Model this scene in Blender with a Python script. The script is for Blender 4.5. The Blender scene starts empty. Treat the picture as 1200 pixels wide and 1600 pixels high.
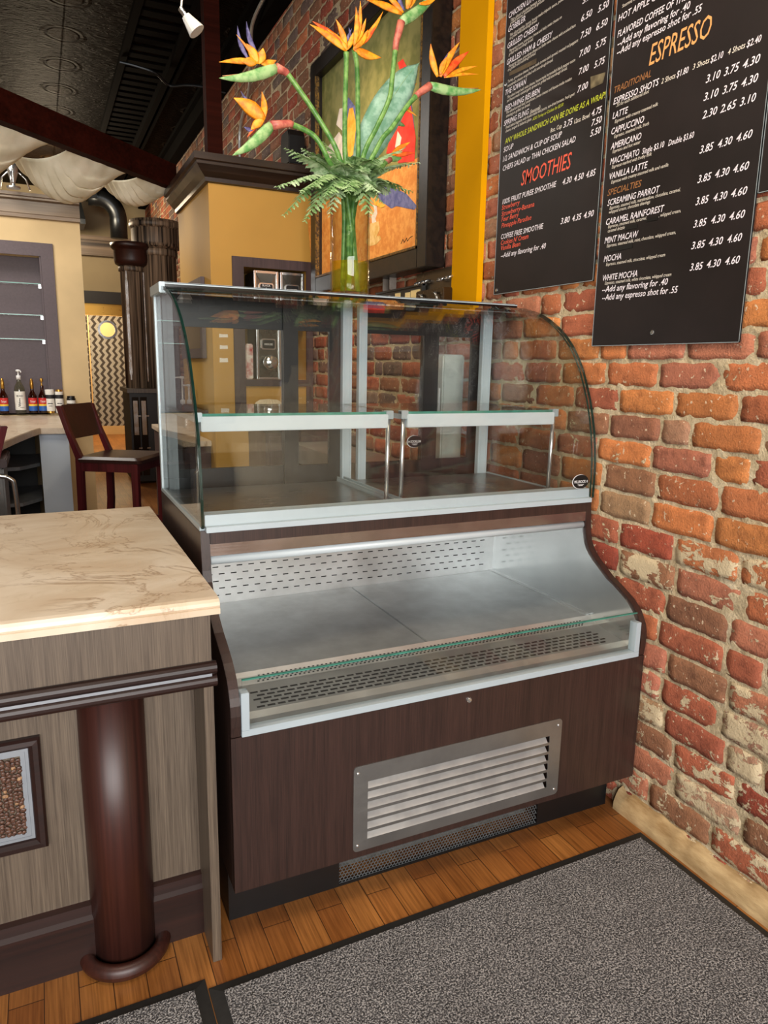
import bpy, bmesh, math, random
from mathutils import Vector, Matrix
random.seed(7)
S = bpy.context.scene
COL = S.collection
PI = math.pi

# ------------------------------------------------------------ camera, world, light, exposure
def setup():
    yaw, pitch, roll = .445, .2002, .0181
    cy, sy, cp, sp = math.cos(yaw), math.sin(yaw), math.cos(pitch), math.sin(pitch)
    f = Vector((sy*cp, cy*cp, -sp)); r = Vector((cy, -sy, 0)); u = r.cross(f)
    c, s = math.cos(roll), math.sin(roll)
    r, u = c*r + s*u, -s*r + c*u
    cam = bpy.data.cameras.new('camera'); o = bpy.data.objects.new('camera', cam); COL.objects.link(o)
    M = Matrix((r, u, -f)).transposed().to_4x4(); M.translation = Vector((-0.3245, -1.4561, 1.3277))
    o.matrix_world = M
    cam.sensor_fit = 'VERTICAL'; cam.sensor_height = 36.0; cam.lens = 1116.62/1600*36
    cam.clip_start = .02; cam.clip_end = 60
    S.camera = o
setup()
S.view_settings.view_transform = 'Standard'; S.view_settings.look = 'None'
S.view_settings.gamma = 1.0; S.view_settings.use_curve_mapping = False
S.view_settings.exposure = 0.0
W = bpy.data.worlds.new('daylight'); S.world = W; W.use_nodes = True
W.node_tree.nodes['Background'].inputs[0].default_value = (.75, .87, 1, 1)
W.node_tree.nodes['Background'].inputs[1].default_value = 1.6

def light(name, kind, loc, target, power, color=(1,1,1), size=(1,1), spot=None, blend=.5, rad=.05):
    L = bpy.data.lights.new(name, kind); o = bpy.data.objects.new(name, L); COL.objects.link(o)
    o.location = loc; o.rotation_euler = (Vector(target)-Vector(loc)).to_track_quat('-Z', 'Y').to_euler()
    L.energy = power; L.color = color
    if kind == 'AREA': L.shape = 'RECTANGLE'; L.size, L.size_y = size
    else: L.shadow_soft_size = rad
    if kind == 'SPOT': L.spot_size = math.radians(spot); L.spot_blend = blend
    return o
DAY = (1, .96, .92); WARM = (1, .72, .42)
light('window_daylight', 'AREA', (-1.15, -4.42, 1.72), (-.75, 0, 1.35), 325, DAY, (3.9, 2.4))
light('ceiling_lamp_over_counter', 'AREA', (-.5, -.35, 3.6), (-.45, -.2, 0), 62, (1, .87, .70), (1.3, 1.3))
light('track_spot_on_bricks', 'SPOT', (.25, -.45, 3.3), (1.2, .15, 1.15), 54, (1, .74, .46), spot=62, blend=.9)
light('track_spot_on_painting', 'SPOT', (.30, 1.5, 2.95), (1.2, 1.9, 2.0), 60, WARM, spot=70, blend=.8)
light('track_spot_on_niche', 'SPOT', (.30, 1.2, 3.3), (.9, 2.85, 1.6), 55, (1, .80, .56), spot=75, blend=.9)
light('kitchen_lamp', 'POINT', (.6, 11.6, 2.6), (0, 0, 0), 260, (1, .74, .42), rad=.2)
light('hall_fill', 'POINT', (-.1, 8.3, 3.0), (0, 0, 0), 110, (1, .80, .55), rad=.2)  # unseen fill added to brighten the far hall and doors
light('bar_fill', 'AREA', (-1.2, 4.2, 3.2), (-.4, 4.6, 0), 60, (1, .93, .84), (1.2, 1.2))  # added overhead fill for the back bar, not a visible fixture

# ------------------------------------------------------------ mesh builder
class MB:
    def __init__(s): s.v = []; s.f = []; s.m = []
    def add(s, vs, fs, m=0):
        b = len(s.v); s.v += [tuple(p) for p in vs]
        s.f += [tuple(i+b for i in q) for q in fs]; s.m += [m]*len(fs)
        return s
    def box(s, x0, x1, y0, y1, z0, z1, m=0):
        vs = [(x, y, z) for z in (z0, z1) for y in (y0, y1) for x in (x0, x1)]
        return s.add(vs, [(0,2,3,1), (4,5,7,6), (0,1,5,4), (2,6,7,3), (0,4,6,2), (1,3,7,5)], m)
    def hull(s, lo, hi, m=0):            # two matching loops -> solid
        n = len(lo)
        return s.add(list(lo)+list(hi), [tuple(range(n))[::-1], tuple(range(n, 2*n))] +
                     [(i, (i+1) % n, n+(i+1) % n, n+i) for i in range(n)], m)
    def prism(s, poly, axis, lo, hi, m=0, ms=None):
        def P(a, b, t): return {'X': (t, a, b), 'Y': (a, t, b), 'Z': (a, b, t)}[axis]
        n = len(poly); ms = m if ms is None else ms
        area = sum(poly[i][0]*poly[(i+1) % n][1]-poly[(i+1) % n][0]*poly[i][1] for i in range(n))
        if (area < 0) != (axis == 'Y'): poly = poly[::-1]
        vs = [P(a, b, lo) for a, b in poly]+[P(a, b, hi) for a, b in poly]
        s.add(vs, [tuple(range(n))[::-1], tuple(range(n, 2*n))], m)
        b = len(s.v)-2*n
        for i in range(n): s.f.append((b+i, b+(i+1) % n, b+n+(i+1) % n, b+n+i)); s.m.append(ms)
        return s
    def sheet(s, prof, axis, lo, hi, th, m=0, me=None, normal=1):   # thick open profile, extruded along axis
        out = []
        for i, p in enumerate(prof):
            a = prof[max(i-1, 0)]; b = prof[min(i+1, len(prof)-1)]
            d = Vector((b[0]-a[0], b[1]-a[1])).normalized()
            out.append((p[0]-d.y*th*normal, p[1]+d.x*th*normal))
        n = len(prof)
        def P(q, t): return {'X': (t, q[0], q[1]), 'Y': (q[0], t, q[1]), 'Z': (q[0], q[1], t)}[axis]
        vs = [P(q, lo) for q in prof]+[P(q, hi) for q in prof]+[P(q, lo) for q in out]+[P(q, hi) for q in out]
        me = m if me is None else me
        big, edge = [], []
        for i in range(n-1):
            big += [(i, n+i, n+i+1, i+1), (2*n+i, 2*n+i+1, 3*n+i+1, 3*n+i)]
            edge += [(i, i+1, 2*n+i+1, 2*n+i), (n+i, 3*n+i, 3*n+i+1, n+i+1)]
        edge += [(0, 2*n, 3*n, n), (n-1, 2*n-1, 4*n-1, 3*n-1)]
        s.add(vs, big, m); b = len(s.v)-4*n
        s.f += [tuple(k+b for k in q) for q in edge]; s.m += [me]*len(edge)
        return s
    def tube(s, pts, r, n=10, m=0, cap=True):
        pts = [Vector(p) for p in pts]; k = len(pts)
        rs = r if isinstance(r, (list, tuple)) else [r]*k
        vs = []; prev = None
        for i, p in enumerate(pts):
            t = (pts[min(i+1, k-1)]-pts[max(i-1, 0)]).normalized()
            if prev is None:
                a = t.orthogonal().normalized()
            else:
                a = (prev-t*prev.dot(t)).normalized()
            prev = a; b = t.cross(a)
            for j in range(n):
                w = 2*PI*j/n; vs.append(p+(a*math.cos(w)+b*math.sin(w))*rs[i])
        fs = [(i*n+j, i*n+(j+1) % n, (i+1)*n+(j+1) % n, (i+1)*n+j) for i in range(k-1) for j in range(n)]
        if cap: fs += [tuple(range(n))[::-1], tuple(range((k-1)*n, k*n))]
        return s.add(vs, fs, m)
    def lathe(s, prof, cx, cy, n=32, m=0, a0=0, a1=2*PI):
        full = abs(a1-a0-2*PI) < 1e-6; k = n if full else n+1
        vs = [(cx+r*math.cos(a0+(a1-a0)*j/n), cy+r*math.sin(a0+(a1-a0)*j/n), z) for r, z in prof for j in range(k)]
        fs = [(i*k+j, i*k+(j+1) % k, (i+1)*k+(j+1) % k, (i+1)*k+j) for i in range(len(prof)-1) for j in range(n)]
        if full and prof[0] != prof[-1]: fs += [tuple(range(k))[::-1], tuple(range((len(prof)-1)*k, len(prof)*k))]
        return s.add(vs, fs, m)
    def grid(s, fn, nu, nv, m=0):
        vs = [fn(i/nu, j/nv) for j in range(nv+1) for i in range(nu+1)]
        w = nu+1
        return s.add(vs, [(j*w+i, j*w+i+1, (j+1)*w+i+1, (j+1)*w+i) for j in range(nv) for i in range(nu)], m)
    def blade(s, pts, ws, nrm, th=.25, m=0, n=8):     # lens-section strip through pts, width ws, flat direction nrm
        pts = [Vector(p) for p in pts]; nrm = Vector(nrm).normalized(); k = len(pts); vs = []
        for i, p in enumerate(pts):
            t = (pts[min(i+1, k-1)]-pts[max(i-1, 0)]).normalized()
            a = t.cross(nrm).normalized(); b = a.cross(t)
            for j in range(n):
                w = 2*PI*j/n; vs.append(p+a*math.cos(w)*ws[i]+b*math.sin(w)*ws[i]*th)
        fs = [(i*n+j, i*n+(j+1) % n, (i+1)*n+(j+1) % n, (i+1)*n+j) for i in range(k-1) for j in range(n)]
        fs += [tuple(range(n))[::-1], tuple(range((k-1)*n, k*n))]
        return s.add(vs, fs, m)
    def build(s, name, mats, parent=None, smooth=False, bevel=0, shift=True):
        me = bpy.data.meshes.new(name)
        off = parent['_at'] if (parent is not None and '_at' in parent) else (0, 0, 0)
        vs = [(x-off[0], y-off[1], z-off[2]) for x, y, z in s.v] if any(off) else s.v
        me.from_pydata(vs, [], s.f)
        mats = mats if isinstance(mats, (list, tuple)) else [mats]
        for q in mats: me.materials.append(q)
        me.polygons.foreach_set('material_index', s.m)
        if smooth: me.polygons.foreach_set('use_smooth', [True]*len(s.f))
        me.update()
        bm = bmesh.new(); bm.from_mesh(me); bmesh.ops.recalc_face_normals(bm, faces=bm.faces)
        if bevel:
            es = [e for e in bm.edges if len(e.link_faces) == 2 and e.calc_face_angle(0) > .6]
            bmesh.ops.bevel(bm, geom=es, offset=bevel, segments=2, affect='EDGES', clamp_overlap=True)
        bm.to_mesh(me); bm.free()
        if smooth and smooth is not True: pass
        o = bpy.data.objects.new(name, me); COL.objects.link(o)
        if parent is not None:
            o.parent = parent
            if '_at' in parent: o['_at'] = tuple(parent['_at'])
        return o
TAGGED = []
def tag(o, label, cat, group=None):
    o['label'] = label; o['category'] = cat
    if group: o['group'] = group
    TAGGED.append(o); return o
def thing(name, label, cat, at=(0,0,0), group=None):
    o = bpy.data.objects.new(name, None); COL.objects.link(o); o.location = at; o.empty_display_size = .05
    o['_at'] = tuple(float(a) for a in at)
    return tag(o, label, cat, group)
def single(name, mb, mats, label, cat, group=None, **k):
    return tag(mb.build(name, mats, **k), label, cat, group)
def struct(name, mb, mats, parent=None, **k):
    o = mb.build(name, mats, parent, **k)
    if parent is None: o['kind'] = 'structure'
    return o
def dup(root, loc, label, group=None, rz=None):
    r = root.copy(); COL.objects.link(r); r.location = loc; r['label'] = label
    if rz is not None: r.rotation_euler = (0, 0, rz)
    if group: r['group'] = group
    for ch in list(root.children):
        c = ch.copy(); COL.objects.link(c); c.parent = r
        for g in list(ch.children):
            d = g.copy(); COL.objects.link(d); d.parent = c
    return r

# ------------------------------------------------------------ materials
def lin(h):
    h = h.lstrip('#'); c = [int(h[i:i+2], 16)/255 for i in (0, 2, 4)]
    return tuple(x/12.92 if x <= .04045 else ((x+.055)/1.055)**2.4 for x in c)+(1,)
class Mat:
    def __init__(s, name):
        s.mat = bpy.data.materials.new(name); s.mat.use_nodes = True
        s.t = s.mat.node_tree; s.n = s.t.nodes; s.l = s.t.links
        s.b = s.n['Principled BSDF']; s.out = s.n['Material Output']; s.tc = None
    def new(s, kind, **k):
        q = s.n.new(kind)
        for a, v in k.items():
            if hasattr(q, a) and a not in ('inputs',): setattr(q, a, v)
        return q
    def set(s, **k):
        for a, v in k.items():
            s.b.inputs[a.replace('_', ' ')].default_value = v
        return s
    def coord(s, scale=(1,1,1), rot=(0,0,0), loc=(0,0,0)):
        if s.tc is None: s.tc = s.new('ShaderNodeTexCoord')
        m = s.new('ShaderNodeMapping'); m.inputs['Scale'].default_value = scale
        m.inputs['Rotation'].default_value = rot; m.inputs['Location'].default_value = loc
        s.l.new(s.tc.outputs['Object'], m.inputs['Vector']); return m.outputs[0]
    def noise(s, vec, scale=5, detail=3, rough=.5, dist=0):
        q = s.new('ShaderNodeTexNoise'); q.inputs['Scale'].default_value = scale
        q.inputs['Detail'].default_value = detail; q.inputs['Roughness'].default_value = rough
        q.inputs['Distortion'].default_value = dist
        if vec is not None: s.l.new(vec, q.inputs['Vector'])
        return q.outputs['Fac']
    def ramp(s, fac, stops, interp='LINEAR'):
        q = s.new('ShaderNodeValToRGB'); q.color_ramp.interpolation = interp
        e = q.color_ramp.elements
        while len(e) < len(stops): e.new(.5)
        for el, (p, c) in zip(e, stops):
            el.position = p; el.color = c if len(c) == 4 else tuple(c)+(1,)
        s.l.new(fac, q.inputs[0]); return q.outputs[0]
    def mix(s, fac, a, b, blend='MIX'):
        q = s.new('ShaderNodeMix', data_type='RGBA', blend_type=blend)
        for sock, v in ((q.inputs[0], fac), (q.inputs[6], a), (q.inputs[7], b)):
            if isinstance(v, bpy.types.NodeSocket): s.l.new(v, sock)
            else: sock.default_value = v
        return q.outputs[2]
    def math(s, op, a, b=0.0, c=0.0):
        q = s.new('ShaderNodeMath', operation=op)
        for i, v in enumerate((a, b, c)):
            if isinstance(v, bpy.types.NodeSocket): s.l.new(v, q.inputs[i])
            else: q.inputs[i].default_value = v
        return q.outputs[0]
    def color(s, v): s.l.new(v, s.b.inputs['Base Color']); return s
    def rough(s, v): s.l.new(v, s.b.inputs['Roughness']); return s
    def bump(s, h, strength=.3, dist=.002):
        q = s.new('ShaderNodeBump'); q.inputs['Strength'].default_value = strength
        q.inputs['Distance'].default_value = dist; s.l.new(h, q.inputs['Height'])
        s.l.new(q.outputs[0], s.b.inputs['Normal']); return s
def plain(name, hexc, rough=.5, metal=0, var=.12, scale=30, **k):
    m = Mat(name); c = lin(hexc)
    f = m.noise(m.coord(), scale, 3)
    m.color(m.ramp(f, [(.3, tuple(x*(1-var) for x in c[:3])), (.7, tuple(min(1, x*(1+var)) for x in c[:3]))]))
    m.set(Roughness=rough, Metallic=metal, **k); return m.mat
def wood(name, dark, light, axis='Z', fine=260, rough=.4, coat=0.0, low=.35, hi=.65, streak=.5):
    m = Mat(name)
    sc = {'X': (fine*.018, fine, fine), 'Y': (fine, fine*.018, fine), 'Z': (fine, fine, fine*.018)}[axis]
    f = m.noise(m.coord(sc), 1, 3, .6)
    sc2 = tuple(x*.12 for x in sc)
    g = m.noise(m.coord(sc2), 1, 2, .5)
    k = m.math('ADD', m.math('MULTIPLY', f, 1-streak), m.math('MULTIPLY', g, streak))
    m.color(m.ramp(k, [(low, lin(dark)), (hi, lin(light))])); m.set(Roughness=rough)
    if coat: m.set(Coat_Weight=coat, Coat_Roughness=.08)
    m.bump(f, .08, .0006); return m.mat
def matte(m):
    m.node_tree.nodes['Principled BSDF'].inputs['Specular IOR Level'].default_value = .03; return m
def metal(name, hexc, rough=.3, brush=None, stain=.0):
    m = Mat(name); m.set(Metallic=.9)
    c = lin(hexc)
    sc = brush or (20, 20, 20)
    f = m.noise(m.coord(sc), 1, 3, .6)
    s = m.noise(m.coord((6, 6, 6)), 1.5, 5, .6)
    m.color(m.ramp(s, [(.35, tuple(x*(1-stain) for x in c[:3])), (.65, c)]))
    q = m.math('ADD', m.math('MULTIPLY', f, .16), m.math('MULTIPLY', s, .14))
    m.rough(m.math('ADD', q, max(.02, rough-.15)))
    if brush: m.bump(f, .04, .0004)
    return m.mat
def glass(name, tint=(.972, .985, .978), refl=.045, rough=0.0):
    m = Mat(name); m.n.remove(m.b)
    t = m.new('ShaderNodeBsdfTransparent'); t.inputs[0].default_value = tint+(1,)
    g = m.new('ShaderNodeBsdfGlossy'); g.inputs['Roughness'].default_value = rough
    lw = m.new('ShaderNodeLayerWeight'); lw.inputs[0].default_value = .5
    p = m.math('POWER', lw.outputs['Facing'], 5.0)
    f = m.math('ADD', m.math('MULTIPLY', p, 1-refl), refl)
    x = m.new('ShaderNodeMixShader'); m.l.new(f, x.inputs[0])
    m.l.new(t.outputs[0], x.inputs[1]); m.l.new(g.outputs[0], x.inputs[2]); m.l.new(x.outputs[0], m.out.inputs[0])
    return m.mat
M = {}
M['wenge'] = wood('wenge_laminate', '1c120f', '3f2a24', 'Z', 420, .38, 0, .30, .70, .35)
M['taupe'] = wood('taupe_laminate', '3e332a', '6e6051', 'Z', 420, .45, 0, .30, .70, .3)
M['taupe_edge'] = wood('taupe_edge', '54483d', '74665a', 'Z', 420, .5)
M['mahogany'] = wood('dark_mahogany', '1f0c08', '46221a', 'Z', 120, .42, .0, .3, .75, .5)
M['mahogany_x'] = wood('dark_mahogany_rail', '140806', '30160f', 'X', 120, .46, .0, .3, .75, .5)
M['cherry'] = wood('cherry_stool', '30090d', '571a20', 'Z', 90, .35, .2)
M['redbeam'] = matte(wood('red_brown_beam', '1d0804', '35120b', 'X', 60, .6))
M['zebra'] = wood('zebrano', '160d0a', 'a48b72', 'Z', 40, .5, .0, .40, .62, .25)
M['darkcrown'] = wood('dark_crown', '120a07', '4a372c', 'X', 90, .35, .2, .36, .7, .8)
M['zebra_x'] = wood('zebrano_rail', '1a110c', '98846e', 'X', 90, .35, .2, .36, .66, .8)
M['steel'] = metal('brushed_steel', 'cfd2d2', .40, (300, 4, 300), .18)
M['deck'] = metal('worn_steel_deck', 'd0d4d4', .44, (4, 300, 300), .22)
M['mirror_steel'] = metal('polished_steel', 'c4c8c8', .13, None, .08)
M['chrome'] = metal('chrome', 'd8dadb', .18)
M['alu'] = plain('anodised_aluminium', '9fabb0', .38, .35, .04, 10)
M['white_alu'] = plain('white_aluminium', 'a8b4ba', .4, .1, .03, 10)
M['rod'] = metal('satin_rod', 'd2d6d8', .3)
M['tube'] = plain('frosted_light_tube', 'b9c2c6', .35, 0, .03, 10)
M['black'] = plain('black_plastic', '0d0d0e', .4)
M['blackgloss'] = plain('black_gloss', '0a0b0d', .15)
M['rubber'] = plain('black_rubber', '191817', .7, 0, .3, 80)
M['hole'] = plain('dark_opening', '050505', .9)
M['glass'] = glass('clear_glass')
M['pane'] = glass('rear_pane', (.965, .975, .97), .045)
M['vase'] = glass('vase_glass', (.93, .95, .93), .05)
M['water'] = glass('amber_water', (.95, .86, .35), .03)
def m_water():
    m = Mat('amber_vase_water'); m.n.remove(m.b)
    t = m.new('ShaderNodeBsdfTransparent'); t.inputs[0].default_value = (.96, .86, .30, 1)
    d0 = m.new('ShaderNodeBsdfTranslucent'); d0.inputs[0].default_value = (.85, .58, .05, 1)
    d1 = m.new('ShaderNodeBsdfDiffuse'); d1.inputs[0].default_value = (.85, .62, .05, 1)
    d = m.new('ShaderNodeAddShader'); m.l.new(d0.outputs[0], d.inputs[0]); m.l.new(d1.outputs[0], d.inputs[1])
    x = m.new('ShaderNodeMixShader'); x.inputs[0].default_value = .17
    m.l.new(t.outputs[0], x.inputs[1]); m.l.new(d.outputs[0], x.inputs[2]); m.l.new(x.outputs[0], m.out.inputs[0]); return m.mat
M['water'] = m_water()
M['edge'] = plain('green_glass_edge', '16302a', .12, 0, .3, 20)
M['edge_light'] = plain('light_glass_edge', '3f7a6c', .15, 0, .3, 20)
M['white'] = plain('white_paint', 'dedede', .5)
M['tape'] = plain('white_tape', 'e9e4d8', .7, 0, .06, 200)
M['cream'] = plain('cream_paint', 'cdb385', .7, 0, .07, 4)
M['beige'] = plain('beige_paint', '9a8b6b', .7, 0, .05, 4)
M['mustard'] = plain('mustard_paint', 'b98d3c', .6, 0, .05, 3)
M['ochre'] = matte(plain('ochre_paint', 'd89906', .7, 0, .05, 3))
M['plum'] = plain('plum_grey_laminate', '54484c', .55, 0, .08, 60)
M['plumbrown'] = wood('brown_niche_frame', '33262a', '4d3b3d', 'Z', 200, .5)
M['panelgrey'] = plain('pale_grey_panel', 'c4d2e0', .5, 0, .03, 6)
M['dark'] = plain('dark_cabinet', '161210', .5)
M['ceiltrim'] = matte(plain('dark_trim', '070403', .8, 0, .2, 12))
M['leather'] = plain('brown_leather', '2d1a16', .35, 0, .2, 60)
M['brass'] = metal('brass', 'c89a4a', .3)
M['galv'] = metal('grey_duct', '3a3d40', .35)
M['silverline'] = plain('silver_inlay', '9a9fa6', .4, .5, .04)

def m_marble():
    m = Mat('cream_marble'); v = m.coord((1, 1, 1), (0, 0, .5))
    a = m.noise(v, 2.2, 6, .62, 2.2); b = m.noise(m.coord((1, 2.2, 1), (0, 0, -.4)), 2.6, 7, .65, 1.6)
    base = m.ramp(m.noise(v, 3, 4, .6, 1), [(.3, lin('bfa98f')), (.5, lin('cdbca5')), (.72, lin('dacdbb'))])
    va = m.ramp(m.math('ABSOLUTE', m.math('SUBTRACT', a, .5)), [(0, (1,1,1,1)), (.006, (.5,.5,.5,1)), (.022, (0,0,0,1))])
    vb = m.ramp(m.math('ABSOLUTE', m.math('SUBTRACT', b, .56)), [(0, (.8,.8,.8,1)), (.008, (.3,.3,.3,1)), (.05, (0,0,0,1))])
    gate = m.ramp(m.noise(m.coord((1, 1, 1), (3, 1, 0)), 3.2, 3, .5), [(.34, (0,0,0,1)), (.52, (1,1,1,1))])
    c = m.mix(m.math('MULTIPLY', m.math('MULTIPLY', va, gate), .75), base, lin('8f7153'))
    c = m.mix(m.math('MULTIPLY', vb, .35), c, lin('a8906f'))
    m.color(c); m.set(Roughness=.34); return m.mat
M['marble'] = m_marble()

def m_floor():
    m = Mat('wood_strip_floor')
    br = m.new('ShaderNodeTexBrick'); br.offset = .37; br.offset_frequency = 2
    m.l.new(m.coord((1, 1, 1), (0, 0, PI/2)), br.inputs['Vector'])
    for k, v in (('Scale', 1), ('Mortar Size', .0012), ('Mortar Smooth', .3), ('Bias', 0), ('Brick Width', .42), ('Row Height', .068)):
        br.inputs[k].default_value = v
    br.inputs['Color1'].default_value = lin('8c5629'); br.inputs['Color2'].default_value = lin('a56e38')
    br.inputs['Mortar'].default_value = lin('3b2413')
    g = m.noise(m.coord((160, 5, 1)), 1, 4, .6, .3)
    gr = m.ramp(g, [(.3, (.55, .5, .45, 1)), (.65, (1.1, 1.1, 1.1, 1))])
    big = m.ramp(m.noise(m.coord(), 4, 4), [(.3, (.75, .72, .7, 1)), (.7, (1.1, 1.1, 1.1, 1))])
    m.color(m.mix(1.0, m.mix(1.0, br.outputs['Color'], gr, 'MULTIPLY'), big, 'MULTIPLY'))
    m.set(Roughness=.32); m.bump(g, .1, .001); return m.mat
M['floor'] = m_floor()

def m_carpet():
    m = Mat('grey_speckled_carpet')
    a = m.noise(m.coord((1, 1, 1)), 250, 2, .7); b = m.noise(m.coord(), 9, 3, .6)
    c = m.ramp(a, [(.38, lin('1c1c1d')), (.5, lin('5c5a5c')), (.62, lin('b4b1b0'))])
    m.color(m.mix(1.0, c, m.ramp(b, [(.3, (.82, .82, .82, 1)), (.7, (1, 1, 1, 1))]), 'MULTIPLY'))
    m.set(Roughness=.95); m.bump(a, .9, .006); return m.mat
M['carpet'] = m_carpet()

def m_brick():
    m = Mat('old_brick'); v = m.coord()
    at = m.new('ShaderNodeAttribute', attribute_name='tone')
    big = m.noise(v, 26, 5, .65); fine = m.noise(v, 210, 3, .6)
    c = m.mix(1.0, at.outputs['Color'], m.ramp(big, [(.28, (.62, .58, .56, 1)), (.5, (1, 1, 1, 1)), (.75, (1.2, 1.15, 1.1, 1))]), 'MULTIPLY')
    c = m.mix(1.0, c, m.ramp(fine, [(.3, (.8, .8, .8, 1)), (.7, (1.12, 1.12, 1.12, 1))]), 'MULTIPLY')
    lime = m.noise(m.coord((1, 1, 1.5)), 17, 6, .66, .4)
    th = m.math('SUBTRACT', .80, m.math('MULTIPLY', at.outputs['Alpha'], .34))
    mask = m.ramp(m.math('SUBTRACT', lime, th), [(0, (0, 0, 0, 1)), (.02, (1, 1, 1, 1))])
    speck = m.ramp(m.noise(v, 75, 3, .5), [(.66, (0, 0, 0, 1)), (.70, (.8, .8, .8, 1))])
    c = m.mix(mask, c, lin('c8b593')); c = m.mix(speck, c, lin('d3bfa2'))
    m.color(c); m.set(Roughness=.85)
    m.bump(m.math('ADD', m.math('ADD', m.math('MULTIPLY', big, .9), m.math('MULTIPLY', fine, .5)), m.math('MULTIPLY', mask, .5)), .75, .007)
    return m.mat
M['brick'] = m_brick()
def two_(name, a, b):
    m = Mat(name); f = m.noise(m.coord((1, .25, 1)), 30, 5, .65)
    m.color(m.ramp(f, [(.3, lin(a)), (.7, lin(b))])); m.set(Roughness=.95); m.bump(f, .6, .006); return m.mat
def m_mortar():
    m = Mat('sandy_mortar'); v = m.coord()
    big = m.noise(v, 14, 5, .65); fine = m.noise(v, 160, 4, .7)
    c = m.ramp(big, [(.28, lin('a39172')), (.5, lin('cbb895')), (.75, lin('e0d1b4'))])
    m.color(m.mix(1.0, c, m.ramp(fine, [(.3, (.7, .7, .7, 1)), (.65, (1.08, 1.08, 1.08, 1))]), 'MULTIPLY'))
    m.set(Roughness=.95); m.bump(m.math('ADD', fine, m.math('MULTIPLY', big, 1.5)), .9, .007); return m.mat
M['mortar'] = m_mortar()
M['sill'] = two_('tan_mortar_sill', '8f7047', 'c9ad80')
def m_tin():
    m = Mat('dark_pressed_tin'); sx = m.new('ShaderNodeSeparateXYZ'); m.l.new(m.coord(), sx.inputs[0])
    px = m.math('SUBTRACT', m.math('PINGPONG', sx.outputs['X'], .30), .0); py = m.math('PINGPONG', sx.outputs['Y'], .30)
    d = m.math('SQRT', m.math('ADD', m.math('POWER', px, 2), m.math('POWER', py, 2)))
    med = m.ramp(d, [(.10, (1, 1, 1, 1)), (.115, (0, 0, 0, 1)), (.135, (.9, .9, .9, 1)), (.16, (.2, .2, .2, 1))])
    scroll = m.noise(m.coord((1, 2.4, 1)), 9, 4, .6, 1.8)
    seam = m.ramp(m.math('PINGPONG', sx.outputs['X'], .30), [(0, (0, 0, 0, 1)), (.012, (1, 1, 1, 1))])
    h = m.math('ADD', m.math('MULTIPLY', scroll, .8), m.math('ADD', m.math('MULTIPLY', med, .5), m.math('MULTIPLY', seam, .3)))
    m.color(m.mix(med, m.ramp(scroll, [(.35, lin('040202')), (.65, lin('0e0805'))]), lin('20150a')))
    m.set(Roughness=.5); m.b.inputs['Specular IOR Level'].default_value = .015; m.bump(h, 1.0, .03); return m.mat
M['tin'] = m_tin()
def m_zigzag():
    m = Mat('quilted_zigzag_steel')
    sx = m.new('ShaderNodeSeparateXYZ'); m.l.new(m.coord(), sx.inputs[0])
    tri = m.math('PINGPONG', sx.outputs['Z'], .055)
    u = m.math('ADD', sx.outputs['X'], m.math('MULTIPLY', tri, .75))
    b = m.math('PINGPONG', u, .045)
    f = m.ramp(m.math('DIVIDE', b, .045), [(.40, (0,0,0,1)), (.52, (1,1,1,1))])
    m.color(m.mix(f, lin('6f5f4a'), lin('fbeccb'))); m.set(Metallic=.3, Roughness=.4)
    m.bump(b, .5, .01); return m.mat
M['zigzag'] = m_zigzag()
def m_cloth():
    m = Mat('cream_drape'); f = m.noise(m.coord(), 9, 3)
    m.color(m.ramp(f, [(.3, lin('d2cbb0')), (.7, lin('ece6d0'))])); m.set(Roughness=.85); return m.mat
M['cloth'] = m_cloth()
def two(name, a, b, scale=40, rough=.5, low=.4, hi=.6, **k):
    m = Mat(name); m.color(m.ramp(m.noise(m.coord(), scale, 3, .6), [(low, lin(a)), (hi, lin(b))])); m.set(Roughness=rough, **k); return m.mat
M['board'] = two('menu_board_face', '140c0d', '1b1213', 6, .55)
M['petal'] = two('orange_petal', 'e07a08', 'f9a81c', 50, .5)
M['petal_red'] = two('red_orange_petal', 'd8400f', 'f26a1c', 50, .5)
M['blue'] = two('violet_petal', '3a3360', '6a628e', 60, .5)
M['stem'] = two('green_stem', '4b7d36', '7da755', 40, .4)
M['leaf'] = two('grey_green_leaf', '74a486', 'a3c9b0', 30, .45)
M['leafback'] = two('dark_leaf', '2c4a24', '4b6b38', 30, .5)
M['pink'] = two('pink_neck', 'b0554a', 'd87c66', 40, .45)
M['bract'] = two('green_bract', '5f9a52', 'a3c283', 30, .4)
M['bractred'] = two('bract_rim', 'a06a3c', 'b98a5a', 40, .45)
M['fern'] = two('fern_green', '64884c', 'a0bc84', 45, .55)
M['fernpale'] = two('pale_fern_green', '86a871', 'c0d4ab', 45, .55)
M['gold'] = two('gilded_edge', '2a1d0c', '7a5a20', 90, .45)
def beans():
    return two('roasted_bean', '2a1a14', '6e4c3c', 160, .4, .3, .7)
M['bean'] = beans(); M['bean_light'] = two('pale_bean', '7d5a40', 'a98460', 160, .45)

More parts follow.
